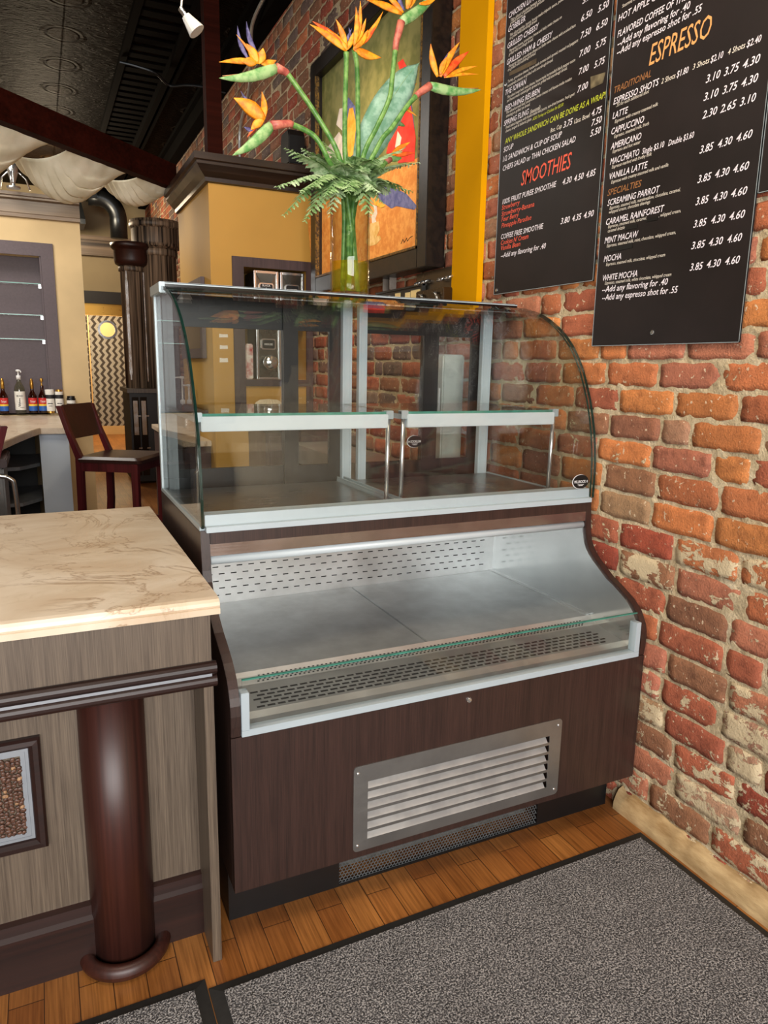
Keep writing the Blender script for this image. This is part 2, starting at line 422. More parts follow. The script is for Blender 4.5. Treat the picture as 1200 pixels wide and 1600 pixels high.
# ============================================================ ROOM SHELL
struct('floor', MB().box(-6, 1.30, -4.6, 13, -.08, 0), M['floor'])
struct('ceiling', MB().box(-6, 1.45, -4.6, 13, 3.66, 3.74), M['tin'])
M['shell'] = plain('warm_wall_paint', '8a775a', .8)
struct('wall_left', MB().box(-6.1, -6, -4.6, 13, 0, 3.66), M['shell'])
struct('wall_front', MB().box(-6, -3.2, -4.7, -4.6, 0, 3.66).box(.85, 1.45, -4.7, -4.6, 0, 3.66).box(-3.2, .85, -4.7, -4.6, 0, .45).box(-3.2, .85, -4.7, -4.6, 2.95, 3.66), M['shell'])
wf = MB()
for x in (-3.2, -1.87, -.53, .80): wf.box(x, x+.05, -4.68, -4.62, .45, 2.95)
wf.box(-3.2, .85, -4.68, -4.62, .45, .5).box(-3.2, .85, -4.68, -4.62, 2.9, 2.95)
struct('window_1', wf, M['dark'])

# brick wall on the right: every brick modelled in relief, mortar behind
def brick_wall():
    WX = 1.2175
    joints = [1.357]
    while joints[-1] > .03: joints.append(joints[-1]-(.0755 if joints[-1] > 1.1 else .0825))
    joints = joints[::-1]; z = 1.357
    while z < 3.66: z += .0735; joints.append(z)
    vs, fs, cols = [], [], []
    rnd = random.Random(11)
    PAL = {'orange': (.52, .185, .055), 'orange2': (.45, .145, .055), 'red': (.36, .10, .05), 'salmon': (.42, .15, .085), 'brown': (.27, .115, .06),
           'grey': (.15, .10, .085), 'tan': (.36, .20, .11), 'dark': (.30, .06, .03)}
    for r in range(len(joints)-1):
        z0, z1 = joints[r]+.0052, joints[r+1]-.0052
        y = -1.5 + rnd.random()*.2
        while y < 12.9:
            L = rnd.choice((.1, .2, .205, .21, .215, .195, .205, .11, .2)) * rnd.uniform(.96, 1.05)
            ya, yb = y+.005, y+L-.005; y += L+.003
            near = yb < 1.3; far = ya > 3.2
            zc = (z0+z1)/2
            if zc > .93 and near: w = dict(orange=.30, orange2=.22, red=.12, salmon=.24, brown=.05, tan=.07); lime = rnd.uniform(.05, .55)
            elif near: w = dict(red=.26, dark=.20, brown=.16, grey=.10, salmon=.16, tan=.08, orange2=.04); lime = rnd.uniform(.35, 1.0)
            else: w = dict(red=.18, brown=.36, grey=.22, orange2=.07, dark=.14, salmon=.03); lime = rnd.uniform(.1, .6)  # weaker light deeper in the room, put into a browner brick mix
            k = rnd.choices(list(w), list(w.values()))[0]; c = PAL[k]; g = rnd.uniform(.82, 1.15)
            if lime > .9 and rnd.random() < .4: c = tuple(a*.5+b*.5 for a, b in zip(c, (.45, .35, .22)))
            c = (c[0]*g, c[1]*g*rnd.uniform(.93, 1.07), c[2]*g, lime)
            nu, nv = (3, 2) if far else ((max(4, int(L/.022)), 5) if near else (5, 4))
            b = len(vs); off = rnd.uniform(-.002, .003); tilt = rnd.uniform(-.002, .002)
            ph = [rnd.uniform(0, 6.28) for _ in range(8)]; amp = .0 if far else .0017
            for j in range(nv+1):
                for i in range(nu+1):
                    u, v = i/nu, j/nv
                    yy, zz = ya+(yb-ya)*u, z0+(z1-z0)*v
                    e = min(u*(yb-ya), (1-u)*(yb-ya), v*(z1-z0), (1-v)*(z1-z0))
                    edge_u = abs(2*u-1)**8; edge_v = abs(2*v-1)**8
                    yy += amp*(edge_u)*(math.sin(ph[0]+v*9)+.6*math.sin(ph[1]+v*23))
                    zz += amp*(edge_v)*(math.sin(ph[2]+u*11)+.7*math.sin(ph[3]+u*29)) - (.0 if far else .003*edge_u*edge_v*(1 if v > .5 else -1))
                    if not far: yy -= .003*edge_u*edge_v*(1 if u > .5 else -1)
                    d = off+tilt*(2*u-1)+(0 if far else .0008*math.sin(ph[4]+u*17+v*5)+.0007*math.sin(ph[5]+v*13-u*9)+rnd.uniform(-.0005, .0005))
                    if e < .001: d += .0026
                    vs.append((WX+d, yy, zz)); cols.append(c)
            fs += [(b+j*(nu+1)+i, b+(j+1)*(nu+1)+i, b+(j+1)*(nu+1)+i+1, b+j*(nu+1)+i+1) for j in range(nv) for i in range(nu)]
            # sides going back into the mortar
            ring = [i for i in range(nu+1)]+[j*(nu+1)+nu for j in range(1, nv+1)]+[nv*(nu+1)+i for i in range(nu-1, -1, -1)]+[j*(nu+1) for j in range(nv-1, 0, -1)]
            b2 = len(vs)
            for q in ring:
                p = vs[b+q]; vs.append((WX+.016, p[1], p[2])); cols.append(c)
            n = len(ring)
            fs += [(b+ring[i], b+ring[(i+1) % n], b2+(i+1) % n, b2+i) for i in range(n)]
    nb = len(fs)
    # mortar sheet
    rng = random.Random(3); b = len(vs)
    ys = [-1.5+.022*i for i in range(int(4.4/.022))]+[2.9+.25*i for i in range(41)]; zs = [.022*i for i in range(int(2.66/.022))]+[2.66+.1*i for i in range(11)]
    for zz in zs:
        for yy in ys:
            vs.append((WX+.0058+rng.uniform(-.0026, .0022), yy, zz)); cols.append((.5, .4, .25, 0))
    k = len(ys)
    fs += [(b+j*k+i, b+(j+1)*k+i, b+(j+1)*k+i+1, b+j*k+i+1) for j in range(len(zs)-1) for i in range(k-1)]
    # body of the wall
    b = len(vs); x0, x1 = WX+.0155, WX+.2
    vs += [(x, y, z) for z in (0, 3.66) for y in (-4.6, 13) for x in (x0, x1)]; cols += [(.5, .4, .25, 0)]*8
    fs += [tuple(b+i for i in q) for q in [(0,2,3,1), (4,5,7,6), (0,1,5,4), (2,6,7,3), (0,4,6,2), (1,3,7,5)]]
    me = bpy.data.meshes.new('wall_right'); me.from_pydata(vs, [], fs)
    me.materials.append(M['brick']); me.materials.append(M['mortar'])
    me.polygons.foreach_set('material_index', [0]*nb+[1]*(len(fs)-nb))
    at = me.attributes.new('tone', 'FLOAT_COLOR', 'POINT'); at.data.foreach_set('color', [x for c in cols for x in c])
    me.polygons.foreach_set('use_smooth', [True]*nb+[False]*(len(fs)-nb))
    me.update(); o = bpy.data.objects.new('wall_right', me); COL.objects.link(o); o['kind'] = 'structure'
brick_wall()
# rough mortar fillet along the foot of the wall
rc = random.Random(5)
hs = [rc.uniform(.058, .070) for _ in range(60)]; ps = [rc.uniform(.0, .003) for _ in range(60)]
fil = MB()
def fillet(u, v):
    i = min(int(u*58), 57); t = u*58-i; h = hs[i]*(1-t)+hs[i+1]*t; p = ps[i]*(1-t)+ps[i+1]*t
    prof = [(1.188-p*.6, 0), (1.190-p, h*.35), (1.197-p, h*.62), (1.206, h*.86), (1.224, h)]
    x, z = prof[int(round(v*4))]
    return (x, -1.5+u*1.53, z)
fil.grid(fillet, 116, 4)
struct('baseboard_right', fil, M['sill'], smooth=True)
# ochre pilaster on the brick wall
struct('trim_1', MB().box(1.192, 1.2165, .945, 1.135, 1.50, 3.66), M['ochre'])
# ceiling mouldings and soffit on the right
struct('trim_2', MB().box(.40, .45, -1, 12.9, 3.62, 3.66).box(.75, .80, -1, 12.9, 3.58, 3.66).box(.83, .86, -1, 12.9, 3.6, 3.66), M['ceiltrim'])
sl = MB()
for i in range(90): sl.box(.45, .75, -1+i*.15, -1+i*.15+.09, 3.645, 3.66)
struct('trim_3', sl, M['ceiltrim'])
struct('trim_4', MB().box(1.12, 1.218, -1, 12.9, 3.5, 3.66).box(1.08, 1.218, -1, 12.9, 3.62, 3.66), M['ceiltrim'])
# mustard bump-out with its recessed niche (built as walls round the opening)
by = 2.845
blk = MB().box(.60, .789, by, 3.82, 0, 2.35).box(1.172, 1.2165, by, 3.82, 0, 2.35).box(.789, 1.172, by, 3.82, 1.885, 2.35).box(.789, 1.172, by, 3.82, 0, 1.24).box(.789, 1.172, by+.32, 3.82, 1.24, 1.885)
struct('wall_niche_block', blk, M['mustard'])
crp = [(0, 2.32), (.018, 2.325), (.022, 2.345), (.05, 2.37), (.075, 2.40), (.075, 2.415), (.09, 2.42), (.09, 2.455), (0, 2.455)]
cr = MB()
def crown(mb, x0, x1, y0, y1, prof, m=0, ret=True):      # moulding on the front (-Y) and left (-X) of a box
    n = len(prof)
    rings = [[(x0-o, y1, z) for o, z in prof], [(x0-o, y0-o, z) for o, z in prof], [(x1, y0-o, z) for o, z in prof]]
    vs = sum(rings, []); fs = []
    for k in range(2):
        for i in range(n): fs.append((k*n+i, k*n+(i+1) % n, (k+1)*n+(i+1) % n, (k+1)*n+i))
    fs += [tuple(range(n)), tuple(range(2*n, 3*n))[::-1]]
    mb.add(vs, fs, m)
crown(cr, .60, 1.2165, by, 3.82, crp)
struct('trim_5', cr, M['darkcrown'])
struct('trim_6', MB().box(.615, .70, 2.90, 2.98, 2.35, 3.66), M['redbeam'])
# cream wall behind the bar with its shelved recess
cw = MB().box(-6, -.70-.75, 5.43, 5.6, 0, 3.66).box(-.252, .065, 5.43, 5.6, 0, 2.64).box(-1.45, -.252, 5.43, 5.6, 2.185, 2.64).box(-1.45, -.252, 5.43, 5.6, 0, .885).box(-1.45, -.252, 5.60, 5.64, 0, 2.64)
struct('wall_bar', cw, M['cream'])
cb = MB()
pr = [(0, 2.47), (.02, 2.475), (.025, 2.5), (.03, 2.505), (.03, 2.60), (.06, 2.61), (.06, 2.625), (.075, 2.63), (.075, 2.655), (0, 2.655)]
n = len(pr); vs = [(x, 5.43-o, z) for x in (-6, .07) for o, z in pr]
cb.add(vs, [(i, (i+1) % n, n+(i+1) % n, n+i) for i in range(n)]+[tuple(range(n))[::-1], tuple(range(n, 2*n))])
struct('trim_7', cb, M['zebra_x'])
# far wall with the kitchen doorway
struct('wall_rear', MB().box(-6, .17, 10, 10.12, 0, 3.66).box(.90, 1.2165, 10, 10.12, 0, 3.66).box(.17, .90, 10, 10.12, 2.15, 3.66), M['beige'])
struct('wall_kitchen', MB().box(-2, 1.2165, 12.85, 12.95, 0, 3.66), M['cream'])
struct('trim_8', MB().box(-2, 1.0, 9.90, 10, 2.80, 3.04).box(-2, 1.0, 9.86, 10, 3.0, 3.06), M['zebra_x'])
struct('trim_9', MB().box(.12, .95, 9.95, 10.0, 2.15, 2.32).box(.90, .95, 9.95, 10.0, 0, 2.15).box(.12, .17, 9.95, 10.0, 0, 2.15), M['dark'])
struct('trim_10', MB().box(.17, .90, 10.0, 10.06, 1.99, 2.15), M['brass'])
def door(name, x0, x1, port=None):
    z0, z1 = .39, 1.985
    if not port:
        o = struct(name, MB().box(x0, x1, 10.02, 10.06, z0, z1), M['zigzag']); return o
    cx, cz, r = port; mb = MB()
    K = 32; ring = [(cx+r*math.cos(2*PI*i/K), cz+r*math.sin(2*PI*i/K)) for i in range(K)]
    def edge(i):
        a = 2*PI*i/K; c, s_ = math.cos(a), math.sin(a)
        t = min((x1-cx)/c if c > 1e-6 else 9, (x0-cx)/c if c < -1e-6 else 9, (z1-cz)/s_ if s_ > 1e-6 else 9, (z0-cz)/s_ if s_ < -1e-6 else 9)
        return (cx+c*t, cz+s_*t)
    cor = [(x1, z1), (x0, z1), (x0, z0), (x1, z0)]
    for yv in (10.02, 10.06):
        for i in range(K):
            a, b2 = edge(i), edge((i+1) % K); poly = [ring[i], a]
            for q in cor:
                if abs(a[0]-b2[0]) > 1e-5 and abs(a[1]-b2[1]) > 1e-5 and (abs(q[0]-a[0]) < 1e-5 or abs(q[1]-a[1]) < 1e-5) and (abs(q[0]-b2[0]) < 1e-5 or abs(q[1]-b2[1]) < 1e-5): poly.append(q)
            poly += [b2, ring[(i+1) % K]]
            mb.add([(p[0], yv, p[1]) for p in poly], [tuple(range(len(poly)))])
    o = struct(name, mb, M['zigzag'])
    fr = MB().lathe([(r-.012, 0), (r+.018, 0), (r+.018, .06), (r-.012, .06), (r-.012, 0)], 0, 0, 32)
    fr.v = [(cx+x, 10.01+z, cz+y) for x, y, z in fr.v]
    fr.build('porthole_rim', M['chrome'], o)
    pn = MB().lathe([(r-.01, 0), (r-.01, .006)], 0, 0, 32); pn.v = [(cx+x, 10.035+z, cz+y) for x, y, z in pn.v]
    pn.build('porthole_pane', M['pane'], o)
door('door_1', .19, .345); door('door_2', .365, .885, (.615, 1.79, .115))

# red-brown diagonal beam
bm_ = MB(); dv = Vector((1, 1, 0)).normalized(); nv_ = Vector((1, -1, 0)).normalized()
A = Vector((-1.6, 1.55, 0)); B = Vector((.585, 3.735, 0)); 
q = []
for z in (2.463, 2.612):
    q.append([(A+nv_*.0+Vector((0,0,z))), (B+Vector((0,0,z))), (B-nv_*.07+Vector((0,0,z))), (A-nv_*.07+Vector((0,0,z)))])
bm_.hull(q[0], q[1])
struct('trim_11', bm_, M['redbeam'])

# ============================================================ FLOOR MATS
def mat_obj(name, poly, label):
    t = thing(name, label, 'mat', (poly[0][0], poly[0][1], 0), 'rubber edged floor mats')
    c = Vector((sum(p[0] for p in poly)/len(poly), sum(p[1] for p in poly)/len(poly)))
    # inset polygon by the border width
    n = len(poly); ins = []
    ar = sum(poly[i][0]*poly[(i+1) % n][1]-poly[(i+1) % n][0]*poly[i][1] for i in range(n)); sg = 1 if ar > 0 else -1
    for i in range(n):
        p0, p1, p2 = Vector(poly[i-1]), Vector(poly[i]), Vector(poly[(i+1) % n])
        d1, d2 = (p1-p0).normalized(), (p2-p1).normalized()
        n1, n2 = Vector((-d1.y, d1.x))*sg, Vector((-d2.y, d2.x))*sg
        b = (n1+n2); b = b/(b.length_squared)*2*.028 if b.length > 1e-6 else n1*.028
        ins.append(p1+b)
    mb = MB(); vs = [(p[0], p[1], 0) for p in poly]+[(p[0], p[1], .003) for p in poly]+[(p.x, p.y, .009) for p in ins]
    fs = [(i, (i+1) % n, n+(i+1) % n, n+i) for i in range(n)]+[(n+i, n+(i+1) % n, 2*n+(i+1) % n, 2*n+i) for i in range(n)]+[tuple(range(2*n, 3*n)), tuple(range(n))[::-1]]
    mb.add(vs, fs); mb.build('rubber_border', M['rubber'], t)
    c2 = MB(); ii = [Vector(p) for p in ins]
    c2.prism([(p.x, p.y) for p in ii], 'Z', .0085, .0125); c2.build('carpet_pile', M['carpet'], t)
mat_obj('floor_mat', [(-.087, -.119), (1.176, -.098), (1.176, -2.6), (-.087, -2.6)], 'grey speckled carpet mat running along the brick wall in front of the display case')
mat_obj('floor_mat', [(-2.6, -.100), (-.089, -.091), (-.089, -2.6), (-2.6, -2.6)], 'grey speckled carpet mat in front of the marble-topped counter, left of the mat seam')

# ============================================================ DISPLAY CASE
W_ = 1.212
case = thing('display_case', 'tall two-tier refrigerated bakery case with curved glass top and dark wood front', 'display case', (W_/2, .4, 0))
def cp(name, mb, mat, label=None, parent=None, **k):
    o = mb.build(name, mat, parent or case, **k)
    if label: o['label'] = label
    return o
scurve = [(.255, .93), (.249, .86), (.246, .832), (.238, .805), (.226, .785), (.212, .77), (.194, .756), (.162, .735), (.128, .714), (.095, .70), (.066, .686), (.042, .673), (.024, .659),
          (.009, .646), (-.002, .629), (-.011, .612), (-.016, .594), (-.018, .57), (-.017, .546), (-.014, .52)]
side = scurve+[(.006, .518), (.006, .129), (.88, .129), (.88, .93)]
for x in (0, W_-.022): cp('side_panel', MB().prism(side, 'X', x, x+.022), M['wenge'], bevel=.0012)
# front panel with the louvre opening cut in it
fx0, fx1, fz0, fz1 = .325, .892, .170, .355
cp('front_panel', MB().box(0, fx0, -.014, .006, .129, .518).box(fx1, W_, -.014, .006, .129, .518).box(fx0, fx1, -.014, .006, .129, fz0).box(fx0, fx1, -.014, .006, fz1, .518), M['wenge'])
cp('inner_box', MB().box(.10, W_-.1, .03, .04, .14, .5), M['hole'], 'dark machine space behind the louvres')
# toe kick with perforated vent
M['blade'] = two('satin_blade', 'a2a2a1', 'b2b2b0', 14, .5, Metallic=.6)
cp('toe_kick', MB().box(.0, .287, .057, .07, 0, .129).box(.918, 1.182, .057, .07, 0, .129).box(.287, .918, .057, .07, 0, .006).box(.287, .918, .057, .07, .104, .129).box(0, .012, .07, .86, 0, .129).box(1.17, 1.182, .07, .86, 0, .129), M['black'])
hx = MB(); px_, pz_ = .0098, .0085
for j in range(12):
    for i in range(65):
        x = .287+(i+.5*(j % 2))*px_; z = .006+j*pz_
        if x > .916: continue
        r = .0048
        for a in (90, 210, 330):
            c_, s_ = math.cos(math.radians(a)), math.sin(math.radians(a))
            x2, z2 = x+c_*r*1.18, z+s_*r*1.18
            x2 = min(max(x2, .287), .918); z2 = min(max(z2, .006), .104)
            d = Vector((-s_, c_))*.0009
            hx.add([(x-d.x, .060, z-d.y), (x+d.x, .060, z+d.y), (x2+d.x, .060, z2+d.y), (x2-d.x, .060, z2-d.y),
                    (x-d.x, .0615, z-d.y), (x+d.x, .0615, z+d.y), (x2+d.x, .0615, z2+d.y), (x2-d.x, .0615, z2-d.y)],
                   [(0,1,2,3), (7,6,5,4), (0,4,5,1), (2,6,7,3)])
cp('vent_mesh', hx, plain('grey_mesh', '55585a', .5, 0, .2, 40), 'black hexagonal vent mesh')
cp('condenser', MB().box(.30, .905, .10, .13, .02, .06).box(.29, .915, .20, .21, .0, .11), plain('dusty_condenser', '5c5b55', .8, 0, .4, 60), 'dusty condenser behind the vent')
# louvred steel grille
gx0, gx1, gz0, gz1 = .294, .924, .147, .379
def rrect(x0, x1, z0, z1, r, k=5):
    out = []
    for cx, cz, a in ((x1-r, z1-r, 0), (x0+r, z1-r, 90), (x0+r, z0+r, 180), (x1-r, z0+r, 270)):
        for i in range(k+1):
            w = math.radians(a+90*i/k); out.append((cx+r*math.cos(w), cz+r*math.sin(w)))
    return out
gr = MB(); yA, yB = -.0165, -.0142
lx0, lx1 = .332, .884; slots = [(.176+i*.0276, .176+i*.0276+.0195) for i in range(6)]
gr.box(gx0+.012, lx0, yA, yB, gz0, gz1).box(lx1, gx1-.012, yA, yB, gz0, gz1).box(gx0, gx0+.012, yA, yB, gz0+.012, gz1-.012).box(gx1-.012, gx1, yA, yB, gz0+.012, gz1-.012)
for cx, cz in ((gx0+.012, gz0+.012), (gx1-.012, gz0+.012), (gx0+.012, gz1-.012), (gx1-.012, gz1-.012)):
    sx, sz = (1 if cx > .6 else -1), (1 if cz > .26 else -1)
    pts = [(cx, cz)]+[(cx+sx*.012*math.cos(i*PI/10), cz+sz*.012*math.sin(i*PI/10)) for i in range(6)]
    gr.prism(pts, 'Y', yA, yB)
zs = [gz0]+[v for s_ in slots for v in s_]+[gz1]
for i in range(0, len(zs), 2): gr.box(lx0, lx1, yA, yB, zs[i], zs[i+1])
grille = cp('louvre_grille', gr, metal('grille_steel', 'a4a3a1', .34, (3, 200, 260), .15), 'brushed steel louvred grille')
for a, b in slots:     # blades pressed in at the top
    lv = MB().add([(lx0, yA, a), (lx1-.006, yA, a), (lx1-.006, .001, b-.001), (lx0, .001, b-.001), (lx0, yB+.001, a-.0015), (lx1-.006, yB+.001, a-.0015), (lx1-.006, .003, b), (lx0, .003, b)],
           [(0,1,2,3), (7,6,5,4), (0,4,5,1), (1,5,6,2), (2,6,7,3), (3,7,4,0)])
    cp('louvre_blade', lv, M['blade'], parent=grille)
for x, z in ((.306, .36), (.912, .36), (.306, .163), (.912, .163)):
    sb = MB().lathe([(.0045, 0), (.0042, .0012), (.0025, .002), (.0003, .0022)], 0, 0, 14); sb.v = [(x+p[0], yA-p[2], z+p[1]) for p in sb.v]
    cp('screw', sb, M['chrome'], parent=grille, smooth=True)
lk = MB().lathe([(.007, 0), (.007, .004), (.0055, .006), (.0003, .0062)], 0, 0, 20); lk.v = [(.614+p[0], -.014-p[2], .4935+p[1]) for p in lk.v]
cp('lock', lk, M['chrome'], 'small round chrome lock', smooth=False)
# aluminium frame of the low front glass
cp('front_glass_frame', MB().box(.024, W_-.024, -.017, .010, .518, .534).box(.024, .042, -.017, .010, .534, .622).box(W_-.042, W_-.024, -.017, .010, .534, .622), M['white_alu'], 'pale aluminium frame of the low front glass', bevel=.001)
cp('front_glass', MB().prism([(-.004, .528), (.002, .528), (.002, .648), (-.004, .648)], 'X', .030, W_-.030, 0, 0).box(.030, W_-.030, -.0041, .0021, .6455, .6485, 1), [M['glass'], M['edge_light']], 'low front glass with green edge')
cp('rear_cover', MB().box(.03, W_-.03, .86, .875, .13, .9), M['hole'])
# lower deck
dz = .575
for x0, x1 in ((.0255, .603), (.606, 1.1855)):
    dk = MB().box(x0, x1, .195, .745, dz-.012, dz)
    cp('deck_pan', dk, M['deck'], bevel=.0015)
cp('deck_rail', MB().box(1.172, 1.188, .2, .745, dz, dz+.004), M['steel'])
ag = MB(); prof = [(.012, .532), (.03, .534), (.05, .542), (.16, .556), (.185, .566), (.194, dz+.001), (.194, dz-.02), (.012, .52)]
ag.prism(prof, 'X', .024, W_-.024)
def onpl(y): return .542+(y-.05)/(.11)*.014
for r in range(5):
    y = .062+r*.0155
    for i in range(42):
        x = .080+(i+.5*(r % 2))*.0252
        if x > 1.128: continue
        z = onpl(y); dzs = .014/.11*.0045
        ag.add([(x, y-.0032, z-dzs*.7+.0004), (x+.019, y-.0032, z-dzs*.7+.0004), (x+.019, y+.0032, z+dzs*.7+.0004), (x, y+.0032, z+dzs*.7+.0004),
                (x, y-.0032, z-.002), (x+.019, y-.0032, z-.002), (x+.019, y+.0032, z-.002), (x, y+.0032, z-.002)], [(0,1,2,3), (0,4,5,1), (1,5,6,2), (2,6,7,3), (3,7,4,0)], 1)
for r in range(4):
    for i in range(86):
        x = .11+i*.012+.006*(r % 2); y = .166+r*.006; z = .558+(y-.163)*.36
        ag.box(x, x+.005, y-.0012, y+.0012, z-.001, z+.0016, 2)
cp('air_grille', ag, [M['steel'], M['hole'], M['galv']], 'slotted steel air return')
bp = MB().box(.024, W_-.024, .745, .757, dz-.01, .90)
for r in range(6):
    for i in range(30):
        x = .05+(i+.5*(r % 2))*.0385
        if x < 1.145: bp.box(x, x+.0185, .7444, .746, .600+r*.0235, .6032+r*.0235, 1)
cp('back_panel', bp, [M['steel'], M['hole']], 'steel rear panel with rows of slots')
liner = [(y+.012, z-.004) for y, z in scurve[1:-1]]+[(.012, .53), (.745, .53), (.745, .9), (.262, .9)]
for x0, x1, nm in ((.0222, .0242, 'steel_liner'), (W_-.0242, W_-.0222, 'steel_liner')):
    cp(nm, MB().prism(liner, 'X', x0, x1), M['mirror_steel'], 'polished steel side liner')
# canopy between the two tiers
cp('upper_base', MB().box(.022, W_-.022, .262, .87, .900, .926), M['wenge'])
cp('canopy_board', MB().box(.022, W_-.022, .247, .262, .897, .927), M['wenge'])
cp('canopy_band', MB().box(.022, W_-.022, .252, .268, .866, .897), metal('canopy_steel', 'a59a94', .22, (4, 300, 300), .25), 'polished steel canopy band')
tb = MB().tube([(.024, .264, .853), (W_-.024, .264, .853)], .0115, 16)
cp('light_tube', tb, M['tube'], 'frosted strip light tube', smooth=True)
# upper tier
curve = [(.715, 1.541), (.66, 1.535), (.603, 1.522), (.555, 1.508), (.514, 1.491), (.468, 1.466), (.427, 1.438), (.39, 1.405), (.358, 1.367), (.332, 1.328), (.311, 1.285), (.290, 1.238), (.274, 1.189), (.261, 1.14), (.253, 1.092), (.248, 1.05), (.246, 1.01), (.246, .94)]
cp('curved_glass', MB().sheet(curve, 'X', .0, W_, .010, 0, 1, 1), [M['glass'], M['edge']], 'one-piece curved glass front', smooth=False)
eg = [(y+.0115, z-.004) for y, z in curve]+[(.255, .935), (.872, .935), (.872, 1.522), (.72, 1.531)]
for x in (.003, W_-.010):
    cp('end_glass', MB().prism(eg, 'X', x, x+.007, 0, 1), [M['glass'], M['edge']], 'clear glass end panel')
for x in (0, W_-.012): cp('end_channel', MB().box(x, x+.012, .262, .88, .926, .940), M['alu'], bevel=.001)
cp('top_rail', MB().box(0, W_, .712, .885, 1.543, 1.551).box(0, W_, .706, .722, 1.536, 1.5512), M['blackgloss'], 'glossy black top with front rail', bevel=.0015)
cp('top_edge_strip', MB().box(.0, W_, .722, .742, 1.5505, 1.5535).box(0, W_, .7055, .7085, 1.5465, 1.5495), M['white_alu'], 'thin silver strip on the top')
cp('rail_end_cap', MB().box(-.006, .012, .705, .886, 1.522, 1.552), M['alu'], 'grey metal end cap of the top', bevel=.002)
for x0, x1 in ((.020, .050), (.604, .638), (.664, .694), (1.160, 1.200)):
    mb = MB().box(x0, x1, .835, .858, .926, 1.545)
    mb.box(x0+.006, x0+.010, .8335, .836, .93, 1.5).box(x1-.010, x1-.006, .8335, .836, .93, 1.5)
    cp('rear_post', mb, M['white_alu'], 'pale aluminium rear post', bevel=.001)
cp('rear_corner_post', MB().box(.0, .018, .855, .88, .94, 1.53), M['alu'], bevel=.001)
def sdoor(x0, x1, y, wl, wr, wb=.065):
    d = cp('sliding_door', MB().box(x0, x0+wl, y, y+.014, .928, 1.535).box(x1-wr, x1, y, y+.014, .928, 1.535).box(x0+wl, x1-wr, y, y+.014, .928, .928+wb).box(x0+wl, x1-wr, y, y+.014, 1.44, 1.535), M['black'], 'black framed rear sliding door')
    cp('door_pane', MB().box(x0+wl-.004, x1-wr+.004, y+.005, y+.009, .928+wb-.004, 1.444), M['pane'], parent=d)
sdoor(.69, .99, .862, .012, .06); sdoor(.93, 1.205, .878, .06, .065); sdoor(.04, .455, .878, .015, .05); sdoor(.405, .61, .862, .05, .045)
for x0, x1 in ((.014, .582), (.612, 1.198)):
    cp('floor_pan', MB().box(x0, x1, .292, .832, .926, .937), metal('dark_steel_pan', '8f8f8f', .3, (4, 300, 300), .2), 'steel floor pan', bevel=.001)
cp('pan_divider', MB().box(.582, .612, .29, .83, .926, .944).box(.583, .587, .29, .83, .944, .952).box(.607, .611, .29, .83, .944, .952), M['alu'])
cp('front_ledge', MB().prism([(.240, .927), (.240, .940), (.254, .942), (.256, .968), (.292, .970), (.292, .927)], 'X', .012, W_-.012), M['white_alu'], 'pale stepped ledge inside the glass', bevel=.001)
# two shelves with front rails on rods
for x0, x1 in ((.018, .580), (.606, 1.168)):
    sh = cp('glass_shelf', MB().box(x0, x1, .395, .830, 1.196, 1.203).box(x0, x1, .392, .395, 1.196, 1.203, 1), [M['glass'], M['edge_light']], 'glass shelf with green edge')
    cp('shelf_rail', MB().prism([(.384, 1.196), (.384, 1.158), (.400, 1.156), (.408, 1.166), (.408, 1.196)], 'X', x0+.018, x1-.018), M['tube'], 'white front light rail', parent=sh, bevel=.002)
    for x in (x0, x1-.022):
        cp('corner_clip', MB().box(x, x+.022, .388, .412, 1.182, 1.206), M['alu'], parent=sh, bevel=.001)
        cp('shelf_bracket', MB().box(x+.008, x+.013, .41, .838, 1.180, 1.195), M['white_alu'], parent=sh)
        cp('support_rod', MB().tube([(x+.011, .400, 1.182), (x+.011, .405, .937)], .0063, 12), M['rod'], parent=sh, smooth=True)
# maker's oval on the glass
def oval(cx, cz, a, b, y0, mat, k=40, th=.0006):
    return MB().prism([(cx+a*math.cos(2*PI*i/k), cz+b*math.sin(2*PI*i/k)) for i in range(k)], 'Y', y0-th, y0)
def text_mesh(txt, shear=0.0, bold=0.0, align='LEFT'):
    cu = bpy.data.curves.new('t', 'FONT'); cu.body = txt; cu.shear = shear; cu.offset = bold; cu.align_x = align; cu.resolution_u = 2
    o = bpy.data.objects.new('t', cu); COL.objects.link(o)
    bpy.context.view_layer.update()
    me = bpy.data.meshes.new_from_object(o.evaluated_get(bpy.context.evaluated_depsgraph_get()))
    v = [tuple(p.co) for p in me.vertices]; f = [tuple(p.vertices) for p in me.polygons]
    bpy.data.objects.remove(o); bpy.data.curves.remove(cu); bpy.data.meshes.remove(me)
    return v, f
CAPH = max(p[1] for p in text_mesh('H')[0])
def put_text(mb, txt, origin, ux, uz, length, cap, shear=.0, bold=0.0, m=0, center=False):
    v, f = text_mesh(txt, shear, bold)
    if not v: return
    x0 = min(p[0] for p in v); x1 = max(p[0] for p in v)
    sx = length/(x1-x0) if length else cap/CAPH; sz = cap/CAPH
    o = Vector(origin); ux = Vector(ux); uz = Vector(uz)
    dx = -(x0+x1)/2 if center else -x0
    mb.add([o+ux*((p[0]+dx)*sx)+uz*(p[1]*sz) for p in v], f, m)
